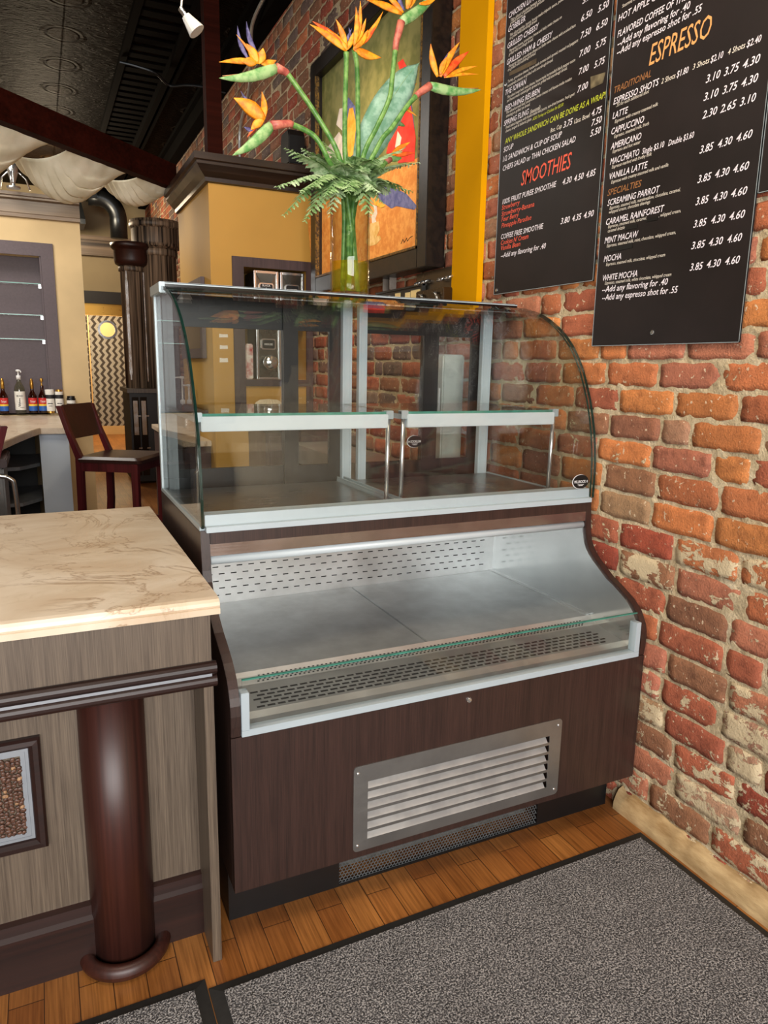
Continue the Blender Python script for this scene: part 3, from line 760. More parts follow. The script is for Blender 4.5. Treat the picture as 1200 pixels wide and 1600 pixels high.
def badge(cx, cz, yb, flip=1, parent=case):
    b = MB(); b.add(*[(lambda q: (q.v, q.f))(oval(cx-.002, cz, .0305, .0225, yb, None))][0], 1)
    q = oval(cx, cz, .030, .0215, yb-.0007, None); b.add(q.v, q.f, 0)
    y = yb-.0016
    put_text(b, 'MILLROCK', (cx-.003*flip, y, cz-.004), (flip, 0, 0), (0, 0, 1), .044, .0085, 0, .01, 1, True)
    for k in range(5):   # the little fern mark
        a = math.radians(-50+k*25); p = (cx+.0215*flip, cz)
        e = (p[0]+.007*math.cos(a)*flip, p[1]+.007*math.sin(a))
        d = Vector((-(e[1]-p[1]), e[0]-p[0])).normalized()*.0012
        b.add([(p[0]-d.x, y, p[1]-d.y), (p[0]+d.x, y, p[1]+d.y), (e[0], y, e[1])], [(0, 1, 2)], 1)
    b.box(cx-.012, cx+.012, y, y+.0002, cz-.0095, cz-.0082, 1); b.box(cx-.008, cx+.008, y, y+.0002, cz-.0125, cz-.0112, 1)
    return cp('maker_badge', b, [M['black'], M['white']], 'small oval black and white maker badge', parent=parent)
badge(1.155, .993, .2465)

badge(.90, 1.062, .8615, -1)

# ============================================================ MARBLE-TOPPED COUNTER
ctr = thing('bar_counter', 'marble-topped service counter with taupe panels and dark round column, left of the display case', 'counter', (-.7, .4, 0))
def cc(name, mb, mat, label=None, parent=None, **k):
    o = mb.build(name, mat, parent or ctr, **k)
    if label: o['label'] = label
    return o
CL = -2.2
top = [(-.062, .862), (-.076, .862), (-.082, .858), (-.084, .852), (-.082, .848), (-.080, .847), (-.080, .836), (-.062, .836)]
tp = MB().box(CL, -.030, -.062, .945, .836, .867)
tp.prism([(y, z) for y, z in [(-.062, .867), (-.074, .865), (-.080, .860), (-.082, .853), (-.080, .849), (-.084, .848), (-.084, .836), (-.062, .836)]], 'X', CL, -.030)
cc('countertop', tp, M['marble'], 'cream veined marble top')
cc('apron', MB().box(CL, -.044, -.050, .07, .722, .836).box(-.062, -.044, .07, .93, .1, .836), M['taupe'])
rl = MB()
for zc in (.712, .684): rl.tube([(CL, -.054, zc), (-.036, -.054, zc)], .0135, 14)
rl.box(CL, -.040, -.056, .0, .672, .722)
cc('rail_moulding', rl, M['mahogany_x'], 'pair of dark half-round rails', smooth=False)
cc('silver_inlay', MB().box(CL, -.046, -.0615, -.055, .6945, .7015), M['silverline'], 'thin silver inlay between the rails')
cc('base_panel', MB().box(CL, -.060, .068, .085, 0, .735), M['taupe'])
cc('end_panel', MB().box(-.062, -.042, -.052, .93, 0, .672), [M['taupe']], bevel=.001)
cl_ = MB().lathe([(.0675, .0), (.0675, .672)], -.237, .068, 48)
col = cc('column', cl_, M['mahogany'], 'glossy dark round column')
for p in col.data.polygons: p.use_smooth = abs(p.normal.z) < .5
rg = [(.068+.016+.016*math.cos(w), .019+.019*math.sin(w)) for w in [2*PI*i/14 for i in range(14)]]
rg.append(rg[0])
cc('base_ring', MB().lathe(rg, -.237, .066, 40, 0, PI, 2*PI), M['mahogany'], parent=col, smooth=True)
bb = [(.068, 0), (.046, 0), (.046, .120), (.054, .128), (.056, .150), (.068, .155)]
cc('baseboard', MB().prism(bb, 'X', CL, -.300).prism(bb, 'X', -.174, -.062), M['mahogany_x'], 'dark stained baseboard')
# framed window of coffee beans
fx0, fx1, fz0, fz1 = -1.05, -.377, .318, .572
def frame(mb, x0, x1, z0, z1, w, prof, y):       # mitred frame: prof = (inset fraction, -y offset)
    rings = []
    for t, d in prof: rings.append([(x0+t*w, y-d, z0+t*w), (x1-t*w, y-d, z0+t*w), (x1-t*w, y-d, z1-t*w), (x0+t*w, y-d, z1-t*w)])
    n = len(rings); vs = sum(rings, [])
    fs = [(k*4+i, k*4+(i+1) % 4, ((k+1) % n)*4+(i+1) % 4, ((k+1) % n)*4+i) for k in range(n) for i in range(4)]
    mb.add(vs, fs); return mb
fw = cc('bean_window', frame(MB(), fx0, fx1, fz0, fz1, .024, [(0, 0), (0, .010), (.2, .016), (.6, .017), (.9, .010), (1, .004), (1, 0)], .068), M['mahogany_x'], 'dark moulded frame round a panel of coffee beans')
cc('silver_liner', frame(MB(), fx0+.022, fx1-.022, fz0+.022, fz1-.022, .017, [(0, 0), (0, .005), (.45, .005), (.5, .0035), (1, .0035), (1, 0)], .068), M['silverline'], 'silver inner frame', parent=fw)
bz = MB(); rb = random.Random(4)
ico = []
for j in range(1, 5):
    for i in range(7):
        th = PI*j/5; a = 2*PI*i/7; ico.append((math.sin(th)*math.cos(a), math.sin(th)*math.sin(a), math.cos(th)))
icf = [(j*7+i, j*7+(i+1) % 7, (j+1)*7+(i+1) % 7, (j+1)*7+i) for j in range(3) for i in range(7)]+[tuple(range(7))[::-1], tuple(range(21, 28))]
x = fx1-.043
while x > -.56:
    z = fz0+.043
    while z < fz1-.042:
        xx, zz = x+rb.uniform(-.0018, .0018), z+rb.uniform(-.0018, .0018); a = rb.uniform(0, PI); s_ = rb.uniform(.85, 1.15)
        yy = .0645+rb.uniform(-.0012, .001); ca, sa = math.cos(a), math.sin(a)
        vv = []
        for p in ico:
            u, v, w = p[2]*.0062*s_, p[0]*.0044*s_, p[1]*.0022
            if w < 0 and abs(v) < .0013: w *= .55
            vv.append((xx+u*ca-v*sa, yy+w, zz+u*sa+v*ca))
        bz.add(vv, icf, 1 if rb.random() < .05 else 0)
        z += .0082
    x -= .0098
bo = cc('coffee_beans', bz, [M['bean'], M['bean_light']], 'roasted coffee beans behind the frame', parent=fw, smooth=True); bo['kind'] = 'stuff'

# ============================================================ MENU BOARDS
INK = {k: plain('ink_'+k, c, .6, 0, .02) for k, c in dict(white='efe9f2', coral='f0624a', peach='e8a866', brown='9c6a3f', green='c9d23a', gold='e9e2d6').items()}
STY = {'n': ('white', .22, .012), 'd': ('gold', .22, 0), 'p': ('white', .25, .014), 'l': ('white', .22, .012), 'hr': ('coral', .22, .004), 'he': ('peach', .22, .004), 'nr': ('coral', .22, .006),
       'ny': ('green', .22, .010), 'nb': ('brown', .22, .008), 'd2': ('gold', .22, .004), 'dy': ('green', .22, .004), 'd3': ('gold', .22, .006), 'd4': ('white', .22, .012)}
KIND = {'n': 'item_name', 'd': 'item_description', 'p': 'price', 'l': 'add_on_line', 'hr': 'heading', 'he': 'heading', 'nr': 'flavour_name', 'ny': 'wrap_notice', 'nb': 'section_name', 'd2': 'item_description', 'dy': 'wrap_notice', 'd3': 'item_description', 'd4': 'price'}
TXT1 = [('CHICKEN LITTLE', 0.8385, 2.5019, 0.1678, 0.0165, 'n'),
 ('Thin sliced chicken breast, bacon, house-made', 0.8262, 2.4867, 0.2627, 0.0088, 'd'),
 ('grilled onions, provolone & sprouts', 0.8288, 2.4782, 0.1867, 0.0088, 'd'),
 ('GOBBLER', 0.8379, 2.4586, 0.0974, 0.0165, 'n'),
 ('Thin sliced turkey, bacon, house-made chipotle sauce, pickles', 0.8255, 2.4412, 0.2876, 0.0088, 'd'),
 ('on grilled wild sourdough bread.', 0.8262, 2.4323, 0.1518, 0.0088, 'd'),
 ('6.50', 0.4529, 2.3468, 0.0479, 0.0175, 'p'),
 ('5.50', 0.3807, 2.343, 0.0452, 0.0175, 'p'),
 ('5.75', 0.4524, 2.3939, 0.0477, 0.0175, 'p'),
 ('GRILLED CHEESY', 0.8373, 2.4078, 0.1739, 0.0165, 'n'),
 ('Monterey cheese, provolone cheese and baby swiss cheese on', 0.8246, 2.3929, 0.2777, 0.0088, 'd'),
 ('grilled wild sourdough bread.', 0.8272, 2.383, 0.1371, 0.0088, 'd'),
 ('7.50', 0.4506, 2.2997, 0.0452, 0.0175, 'p'),
 ('6.50', 0.3823, 2.2972, 0.0468, 0.0175, 'p'),
 ('GRILLED HAM & CHEESY', 0.8366, 2.3567, 0.2485, 0.0165, 'n'),
 ('Monterey cheese, provolone cheese and baby swiss cheese with smoked ham', 0.824, 2.3442, 0.3463, 0.0088, 'd'),
 ('on grilled wild sourdough bread.', 0.8285, 2.3349, 0.1567, 0.0088, 'd'),
 ('7.00', 0.451, 2.2505, 0.0483, 0.0175, 'p'),
 ('5.75', 0.3808, 2.2478, 0.0456, 0.0175, 'p'),
 ('Turkey, provolone cheese, house-made tomato aioli spread, roasted red peppers', 0.8255, 2.2975, 0.3644, 0.0088, 'd'),
 ('mozzarella cheese on grilled wild sourdough bread.', 0.8259, 2.2838, 0.248, 0.0088, 'd'),
 ('7.00', 0.4485, 2.2011, 0.0443, 0.0175, 'p'),
 ('5.75', 0.3807, 2.1974, 0.046, 0.0175, 'p'),
 ('THE IOWAN', 0.8371, 2.2617, 0.1206, 0.0165, 'n'),
 ('Thin sliced roast beef, swiss cheese, house-made horseradish black pepper sauce', 0.8239, 2.2471, 0.3551, 0.0088, 'd'),
 ('and house-made roasted garlic spread on grilled wild sourdough bread.', 0.8255, 2.2361, 0.3205, 0.0088, 'd'),
 ('RED-WING REUBEN', 0.8349, 2.2099, 0.198, 0.0165, 'n'),
 ('Thin sliced corned beef, sauerkraut, swiss cheese and house-made russian', 0.8261, 2.1992, 0.3462, 0.0088, 'd'),
 ('dressing on grilled rye bread.', 0.8249, 2.1875, 0.1364, 0.0088, 'd'),
 ('7.00', 0.4491, 2.1528, 0.0469, 0.0175, 'p'),
 ('SPRING FLING', 0.8371, 2.1632, 0.1439, 0.0165, 'n'),
 ('(Seasonal)', 0.6862, 2.1601, 0.055, 0.012, 'd2'),
 ('Fresh baked baguette with house-made basil pesto, sun-dried tomato, fresh goat', 0.824, 2.1509, 0.3626, 0.0088, 'd'),
 ('cheese, arugula & balsamic glaze.', 0.8244, 2.139, 0.1492, 0.0088, 'd'),
 ('ADD Turkey or Chicken for $2.00', 0.6699, 2.1354, 0.157, 0.009, 'dy'),
 ('ANY WHOLE SANDWICH CAN BE DONE AS A WRAP!', 0.8254, 2.1023, 0.5047, 0.0165, 'ny'),
 ('8oz. Cup', 0.5698, 2.0727, 0.0556, 0.0125, 'd3'),
 ('3.75', 0.5062, 2.0695, 0.044, 0.0175, 'p'),
 ('12oz. Bowl', 0.4548, 2.0676, 0.0707, 0.0125, 'd3'),
 ('4.75', 0.3771, 2.0666, 0.0438, 0.0175, 'p'),
 ('SOUP', 0.832, 2.0763, 0.0594, 0.0165, 'n'),
 ('7.50', 0.3742, 2.0394, 0.0439, 0.0175, 'p'),
 ('1/2 SANDWICH & CUP OF SOUP', 0.8328, 2.0459, 0.3219, 0.0165, 'n'),
 ('5.50', 0.3766, 2.0112, 0.0452, 0.0175, 'p'),
 ('CHEFS SALAD or THAI CHICKEN SALAD', 0.8305, 2.0149, 0.388, 0.0165, 'n'),
 ('SMOOTHIES', 0.716, 1.9429, 0.2601, 0.046, 'hr'),
 ('100% FRUIT PUREE SMOOTHIE', 0.8233, 1.9028, 0.3002, 0.0165, 'n'),
 ('4.30', 0.4927, 1.9005, 0.0439, 0.0175, 'p'),
 ('4.50', 0.4376, 1.8991, 0.0441, 0.0175, 'p'),
 ('4.85', 0.3826, 1.8978, 0.0422, 0.0175, 'p'),
 ('Strawberry', 0.8254, 1.8844, 0.1079, 0.0155, 'nr'),
 ('Strawberry-Banana', 0.8256, 1.8632, 0.1911, 0.0155, 'nr'),
 ('Four Berry', 0.8239, 1.8448, 0.1045, 0.0155, 'nr'),
 ('Pineapple Paradise', 0.822, 1.8232, 0.1755, 0.0155, 'nr'),
 ('COFFEE FREE SMOOTHIE', 0.8219, 1.7846, 0.2439, 0.0165, 'n'),
 ('3.80', 0.4899, 1.783, 0.0444, 0.0175, 'p'),
 ('4.35', 0.4342, 1.7825, 0.0426, 0.0175, 'p'),
 ('4.90', 0.3809, 1.7822, 0.045, 0.0175, 'p'),
 ("Cookies N' Cream", 0.82, 1.7648, 0.163, 0.0155, 'nr'),
 ('Vanilla Bean', 0.8184, 1.7466, 0.1163, 0.0155, 'nr'),
 ('--Add any flavoring for .40', 0.8162, 1.7202, 0.2575, 0.0165, 'l')]
TXT2 = [('Steamed with spices', 0.2803, 2.3167, 0.0908, 0.0088, 'd'),
 ('HOT APPLE CIDER', 0.292, 2.2863, 0.1854, 0.0165, 'n'),
 ('FLAVORED COFFEE OF THE DAY', 0.2901, 2.2457, 0.2895, 0.0165, 'n'),
 ('--Add any flavoring for .40', 0.287, 2.2211, 0.2533, 0.0165, 'l'),
 ('--Add any espresso shot for .55', 0.2871, 2.1995, 0.2922, 0.0165, 'l'),
 ('ESPRESSO', 0.1591, 2.1311, 0.1994, 0.05, 'he'),
 ('TRADITIONAL', 0.2868, 2.1017, 0.139, 0.017, 'nb'),
 ('ESPRESSO SHOTS', 0.2862, 2.0721, 0.1689, 0.0165, 'n'),
 ('2 Shots', 0.1088, 2.071, 0.0473, 0.0125, 'd3'),
 ('$1.80', 0.0574, 2.07, 0.0378, 0.0145, 'd4'),
 ('3 Shots', 0.0068, 2.0715, 0.0506, 0.0125, 'd3'),
 ('$2.10', -0.0476, 2.0692, 0.0363, 0.0145, 'd4'),
 ('4 Shots', -0.097, 2.0694, 0.0473, 0.0125, 'd3'),
 ('$2.40', -0.1484, 2.0676, 0.0377, 0.0145, 'd4'),
 ('.55 for each additional shot', 0.274, 2.0628, 0.1234, 0.0088, 'd'),
 ('3.10', -0.039, 2.0267, 0.0422, 0.0175, 'p'),
 ('3.75', -0.0916, 2.0256, 0.0423, 0.0175, 'p'),
 ('4.30', -0.1434, 2.0244, 0.0454, 0.0175, 'p'),
 ('LATTE', 0.2852, 2.0344, 0.0605, 0.0165, 'n'),
 ('Espresso with creamy steamed milk', 0.2746, 2.0209, 0.1609, 0.0088, 'd'),
 ('3.10', -0.0374, 1.9867, 0.0435, 0.0175, 'p'),
 ('3.75', -0.0929, 1.9854, 0.0419, 0.0175, 'p'),
 ('4.30', -0.145, 1.9845, 0.044, 0.0175, 'p'),
 ('CAPPUCCINO', 0.2857, 1.9931, 0.1257, 0.0165, 'n'),
 ('Espresso, steamed milk, froth', 0.2727, 1.981, 0.1319, 0.0088, 'd'),
 ('2.30', -0.0389, 1.9456, 0.0437, 0.0175, 'p'),
 ('2.65', -0.0919, 1.9444, 0.045, 0.0175, 'p'),
 ('3.10', -0.1467, 1.9435, 0.0424, 0.0175, 'p'),
 ('AMERICANO', 0.2837, 1.9526, 0.1184, 0.0165, 'n'),
 ('Espresso and hot water', 0.2746, 1.9413, 0.1083, 0.0088, 'd'),
 ('MACCHIATO', 0.2815, 1.9118, 0.1135, 0.0165, 'n'),
 ('Single $3.10', 0.1574, 1.911, 0.0782, 0.0145, 'd4'),
 ('Double $3.60', 0.0649, 1.9091, 0.083, 0.0145, 'd4'),
 ('Espresso marked with frothy milk', 0.2725, 1.8998, 0.1514, 0.0088, 'd'),
 ('3.85', -0.0412, 1.8652, 0.0415, 0.0175, 'p'),
 ('4.30', -0.095, 1.8652, 0.0413, 0.0175, 'p'),
 ('4.60', -0.1474, 1.8656, 0.0431, 0.0175, 'p'),
 ('VANILLA LATTE', 0.2797, 1.8719, 0.147, 0.0165, 'n'),
 ('Espresso with creamy steamed milk and vanilla', 0.2704, 1.8587, 0.2121, 0.0088, 'd'),
 ('3.85', -0.0436, 1.7958, 0.0417, 0.0175, 'p'),
 ('4.30', -0.0958, 1.7966, 0.0418, 0.0175, 'p'),
 ('4.60', -0.1474, 1.7968, 0.0434, 0.0175, 'p'),
 ('SPECIALTIES', 0.2826, 1.8278, 0.1326, 0.017, 'nb'),
 ('SCREAMING PARROT', 0.2795, 1.7998, 0.1986, 0.0165, 'n'),
 ('Espresso, steamed milk, marshmallow, chocolate, caramel,', 0.269, 1.7879, 0.259, 0.0088, 'd'),
 ('whipped cream, chocolate shavings', 0.2706, 1.7772, 0.1586, 0.0088, 'd'),
 ('3.85', -0.0444, 1.7433, 0.0401, 0.0175, 'p'),
 ('4.30', -0.098, 1.7423, 0.0405, 0.0175, 'p'),
 ('4.60', -0.1488, 1.7418, 0.0445, 0.0175, 'p'),
 ('CARAMEL RAINFOREST', 0.2795, 1.7473, 0.2204, 0.0165, 'n'),
 ('Espresso, steamed milk, caramel,', 0.2696, 1.737, 0.1493, 0.0088, 'd'),
 (', whipped cream,', 0.0763, 1.7351, 0.0749, 0.0088, 'd'),
 ('caramel drizzle', 0.269, 1.7252, 0.0679, 0.0088, 'd'),
 ('3.85', -0.0442, 1.6894, 0.041, 0.0175, 'p'),
 ('4.30', -0.0983, 1.6902, 0.0408, 0.0175, 'p'),
 ('4.60', -0.1513, 1.6898, 0.0431, 0.0175, 'p'),
 ('MINT MACAW', 0.2796, 1.6958, 0.1338, 0.0165, 'n'),
 ('Espresso, steamed milk, mint, chocolate, whipped cream,', 0.2689, 1.6836, 0.2573, 0.0088, 'd'),
 ('3.85', -0.0443, 1.6372, 0.0432, 0.0175, 'p'),
 ('4.30', -0.0983, 1.6375, 0.0415, 0.0175, 'p'),
 ('4.60', -0.1524, 1.6378, 0.041, 0.0175, 'p'),
 ('MOCHA', 0.2769, 1.6439, 0.0712, 0.0165, 'n'),
 ('Espresso, steamed milk, chocolate, whipped cream', 0.2661, 1.6312, 0.2249, 0.0088, 'd'),
 ('3.85', -0.0463, 1.5844, 0.0413, 0.0175, 'p'),
 ('4.30', -0.0987, 1.5857, 0.0415, 0.0175, 'p'),
 ('4.60', -0.1529, 1.5867, 0.0413, 0.0175, 'p'),
 ('WHITE MOCHA', 0.2757, 1.5896, 0.139, 0.0165, 'n'),
 ('Espresso, steamed milk, white chocolate, whipped cream', 0.2649, 1.5781, 0.2515, 0.0088, 'd'),
 ('--Add any flavoring for .40', 0.2745, 1.557, 0.2512, 0.0165, 'l'),
 ('--Add any espresso shot for .55', 0.2719, 1.5337, 0.2853, 0.0165, 'l')]
def menu_board(label, y0, y1, z0, z1, txt):      # y0 = far edge (left), y1 = near edge (right)
    t = thing('menu_board', label, 'menu board', (1.2125, (y0+y1)/2, z0), 'dark menu boards on the brick wall')
    b = MB().box(1.2085, 1.2125, y1, y0, z0, z1)
    b.build('panel', M['board'], t)
    e = MB()
    for a in ((y1, y1+.0018, z0, z1), (y0-.0018, y0, z0, z1), (y1, y0, z0, z0+.0018)): e.box(1.2080, 1.2127, *a)
    e.build('edge_trim', M['alu'], t)
    for s, y, z, ln, cap, st in txt:          # every line of writing is a part of its own
        col, sh, bo = STY[st]; mb = MB()
        put_text(mb, s, (1.2080, y, z), (0, -1, 0), (0, 0, 1), ln, cap, sh, bo*.6)
        mb.build(KIND[st], INK[col], t)
    return t
def board_part(t, name, mb, mat, label=None):
    o = mb.build(name, mat, t)
    if label: o['label'] = label
t1 = menu_board('dark menu board with the red SMOOTHIES heading, leftmost on the brick wall', .853, .318, 1.595, 3.0, TXT1)
t2 = menu_board('dark menu board with the orange ESPRESSO heading, middle of three', .303, -.218, 1.401, 3.0, TXT2)
t3 = menu_board('dark menu board cut off at the right edge of the picture', -.222, -.74, 1.737, 3.0, [])
def screw(t, y, z):
    b = MB().lathe([(.0065, 0), (.006, .002), (.003, .0035), (.0004, .0037)], 0, 0, 16); b.v = [(1.2082-p[2], y+p[0], z+p[1]) for p in b.v]
    board_part(t, 'screw', b, M['chrome'], 'small silver screw')
screw(t2, .062, 1.434); screw(t1, .836, 2.296); screw(t1, .834, 1.61)
patch = two('faded_patch', '4a3d2c', '63533c', 20, .6)
board_part(t1, 'tape_patch', MB().prism([(0.8169, 2.3164), (0.6655, 2.3059), (0.6653, 2.3209), (0.818, 2.3288)], 'X', 1.2072, 1.2078), patch, 'brown strip covering an item name')
board_part(t1, 'tape_patch', MB().prism([(0.392, 2.1788), (0.329, 2.1704), (0.3366, 2.1443), (0.3883, 2.1449)], 'X', 1.2070, 1.2078), two('foil_patch', '3a3228', '8d8264', 12, .35), 'shiny peeling square sticker')
cover = plain('black_cover_tape', '100f10', .5)
board_part(t2, 'tape_patch', MB().prism([(0.119, 1.7298), (0.0777, 1.7296), (0.0787, 1.7379), (0.12, 1.7382)], 'X', 1.2072, 1.2078), cover, 'black tape covering an ingredient')
board_part(t2, 'tape_patch', MB().prism([(0.1976, 1.7202), (0.151, 1.7198), (0.1522, 1.7301), (0.1989, 1.7307)], 'X', 1.2072, 1.2078), cover, 'black tape covering an ingredient')
board_part(t2, 'tape_patch', MB().prism([(0.2614, 1.6678), (0.1644, 1.6692), (0.1658, 1.6813), (0.2629, 1.6805)], 'X', 1.2072, 1.2078), cover, 'black tape covering an ingredient')

# ============================================================ PAINTING
PY0, PY1, PZ0, PZ1 = 2.62, 1.235, 1.735, 2.93
pt = thing('framed_painting', 'large framed parrot and coffee painting in a deep black shadow-box frame on the brick wall', 'painting', (1.2165, 1.9, PZ0))
fr = MB(); XF, XB, XC = 1.125, 1.2135, 1.165
w = .078
for a in ((PY1, PY1+w, PZ0, PZ1), (PY0-w, PY0, PZ0, PZ1), (PY1+w, PY0-w, PZ0, PZ0+w), (PY1+w, PY0-w, PZ1-w, PZ1)): fr.box(XF, XB, *a)
fr.build('frame', two('dark_frame', '0e0a08', '1f1610', 40, .35), pt, bevel=.003)
lp = MB()
for a in ((PY1+w, PY1+w+.012, PZ0+w, PZ1-w), (PY0-w-.012, PY0-w, PZ0+w, PZ1-w), (PY1+w, PY0-w, PZ0+w, PZ0+w+.012)): lp.box(XF-.003, XF+.02, *a)
lp.build('inner_lip', M['gold'], pt, bevel=.002)
cn = MB().box(XC, XC+.02, PY1+w-.002, PY0-w+.002, PZ0+w-.002, PZ1-w+.002, 0)
PM = [two('painted_green', '6b7038', '8e8c52', 9, .7), two('painted_orange', 'd98a3c', 'eba758', 30, .7), two('painted_red', 'd8281c', 'ec4030', 20, .7), two('painted_blue', '4e5590', '7278ae', 30, .7),
      two('painted_yellow', 'e0a020', 'f2bf48', 20, .7), two('painted_white', 'd8cfc8', 'eee6de', 20, .7), two('painted_cream', 'e0b460', 'f0d090', 30, .7), plain('painted_line', '2c2018', .7)]
def pshape(pts, m, lift): cn.prism([tuple(p[1:]) for p in pts], 'X', XC-lift, XC-lift+.0006, m)
pshape([(1.165, 2.6624, 1.665), (1.165, 1.3671, 1.8125), (1.165, 1.3721, 2.1858), (1.165, 2.7924, 2.2187)], 1, .0008)
pshape([(1.165, 1.5878, 2.2077), (1.165, 1.513, 2.4306), (1.165, 1.5673, 2.5467), (1.165, 1.6076, 2.6147), (1.165, 1.5585, 2.6131), (1.165, 1.5079, 2.557), (1.165, 1.4903, 2.4486), (1.165, 1.4223, 2.2695), (1.165, 1.4287, 2.1791)], 2, .0016)
pshape([(1.165, 1.7085, 2.2756), (1.165, 1.623, 2.4113), (1.165, 1.5144, 2.4558), (1.165, 1.4848, 2.348), (1.165, 1.5145, 2.2295)], 2, .0018)
pshape([(1.165, 1.5138, 2.2165), (1.165, 1.4982, 2.3766), (1.165, 1.4784, 2.445), (1.165, 1.4361, 2.3101), (1.165, 1.4419, 2.2072)], 3, .0014)
pshape([(1.165, 1.8363, 2.1377), (1.165, 1.7308, 2.1583), (1.165, 1.4935, 2.0629), (1.165, 1.3951, 1.9959), (1.165, 1.4177, 1.9846), (1.165, 1.592, 2.0312), (1.165, 1.6442, 2.0298), (1.165, 1.7412, 2.0748)], 3, .0020)
pshape([(1.165, 2.2898, 2.5364), (1.165, 2.2383, 2.6187), (1.165, 2.1624, 2.6437), (1.165, 2.0709, 2.5707), (1.165, 2.0365, 2.4693), (1.165, 2.0656, 2.3604), (1.165, 2.1226, 2.3441), (1.165, 2.1343, 2.4952)], 3, .0014)
pshape([(1.165, 2.2015, 2.483), (1.165, 2.1529, 2.5884), (1.165, 2.1034, 2.58), (1.165, 2.0609, 2.4902), (1.165, 2.0902, 2.3662), (1.165, 2.1479, 2.3499)], 4, .0020)
pshape([(1.165, 2.3261, 2.5614), (1.165, 2.2822, 2.6253), (1.165, 2.2038, 2.6088), (1.165, 2.194, 2.5408), (1.165, 2.2365, 2.5072)], 5, .0022)
pshape([(1.165, 2.5251, 2.4695), (1.165, 2.2895, 2.518), (1.165, 2.2008, 2.4468), (1.165, 2.1992, 2.3617), (1.165, 2.4753, 2.3768)], 5, .0012)
pshape([(1.165, 1.835, 2.1034), (1.165, 1.748, 2.0704), (1.165, 1.7058, 2.0517), (1.165, 1.7543, 2.052), (1.165, 1.8268, 2.0791)], 4, .0024)
pshape([(1.165, 1.6167, 2.2799), (1.165, 1.5942, 2.3391), (1.165, 1.555, 2.3033), (1.165, 1.5772, 2.2496)], 5, .0024)
pshape([(1.165, 1.8812, 1.9378), (1.165, 1.9134, 1.9896), (1.165, 1.891, 2.0036), (1.165, 1.7805, 1.9973), (1.165, 1.7648, 1.9608), (1.165, 1.8066, 1.9271)], 6, .0024)
pshape([(1.165, 1.9266, 1.9205), (1.165, 1.9118, 1.9392), (1.165, 1.7637, 1.9323), (1.165, 1.7488, 1.9159), (1.165, 1.8056, 1.8981), (1.165, 1.8799, 1.8994)], 6, .0018)
pshape([(1.165, 1.8533, 1.9976), (1.165, 1.862, 2.0337), (1.165, 1.8258, 2.0505), (1.165, 1.849, 2.0832), (1.165, 1.8048, 2.0695), (1.165, 1.7962, 2.034), (1.165, 1.8172, 2.0148), (1.165, 1.8019, 1.9951)], 5, .0022)
for a, b in [((1.165, 1.5391, 1.8644), (1.165, 1.521, 1.8807)), ((1.165, 1.521, 1.8807), (1.165, 1.5078, 1.8655)), ((1.165, 1.5078, 1.8655), (1.165, 1.4839, 1.8807)), ((1.165, 1.4839, 1.8807), (1.165, 1.477, 1.8665)), ((1.165, 1.477, 1.8665), (1.165, 1.4534, 1.8789)), ((1.165, 1.4534, 1.8789), (1.165, 1.4296, 1.8807))]:
    cn.tube([(XC-.001, a[1], a[2]), (XC-.001, b[1], b[2])], .0016, 5, 7)
cn.build('canvas', PM, pt)

# ============================================================ VASE, FLOWERS AND FERNS
VX, VY, VZ = .612, .800, 1.552
vs_ = thing('glass_vase', 'tall clear cylinder vase with amber water on top of the display case', 'vase', (VX, VY, VZ))
R_ = .064
vo = MB().lathe([(R_-.003, VZ), (R_, VZ+.004), (R_, VZ+.33), (R_-.0045, VZ+.33), (R_-.0045, VZ+.012), (.0005, VZ+.012)], VX, VY, 48)
o = vo.build('vase_body', M['vase'], vs_, smooth=False)
for p in o.data.polygons: p.use_smooth = abs(p.normal.z) < .5
wt = MB().lathe([(R_-.0056, VZ+.0125), (R_-.0056, VZ+.107)], VX, VY, 40); o = wt.build('water', M['water'], vs_)
for p in o.data.polygons: p.use_smooth = abs(p.normal.z) < .5
def bez(pts, n=18):          # Catmull-Rom through the points
    P = [Vector(p) for p in pts]; P = [P[0]*2-P[1]]+P+[P[-1]*2-P[-2]]; out = []
    seg = len(P)-3
    for k in range(seg):
        a, b, c, d = P[k:k+4]
        m = max(2, n//seg)
        for i in range(m):
            t = i/m
            out.append(.5*((2*b)+(c-a)*t+(2*a-5*b+4*c-d)*t*t+(3*b-a-3*c+d)*t**3))
    out.append(P[-2]); return out
def petal(mb, a, b, w, nrm, m, bend=.0, th=.22):
    a, b = Vector(a), Vector(b); d = b-a; nn = Vector(nrm).normalized()
    side = d.cross(nn); side = side.normalized() if side.length else Vector((0, 0, 1))
    pts = [a+d*t+side*bend*d.length*math.sin(PI*t)+nn*(.05*d.length*math.sin(PI*t)) for t in (0, .12, .28, .45, .62, .8, .92, 1)]
    mb.blade(pts, [1.25*w*k for k in (.35, .62, .9, 1, .85, .5, .22, .03)], nn, th, m)
VIEW = Vector((.43, .88, -.1))
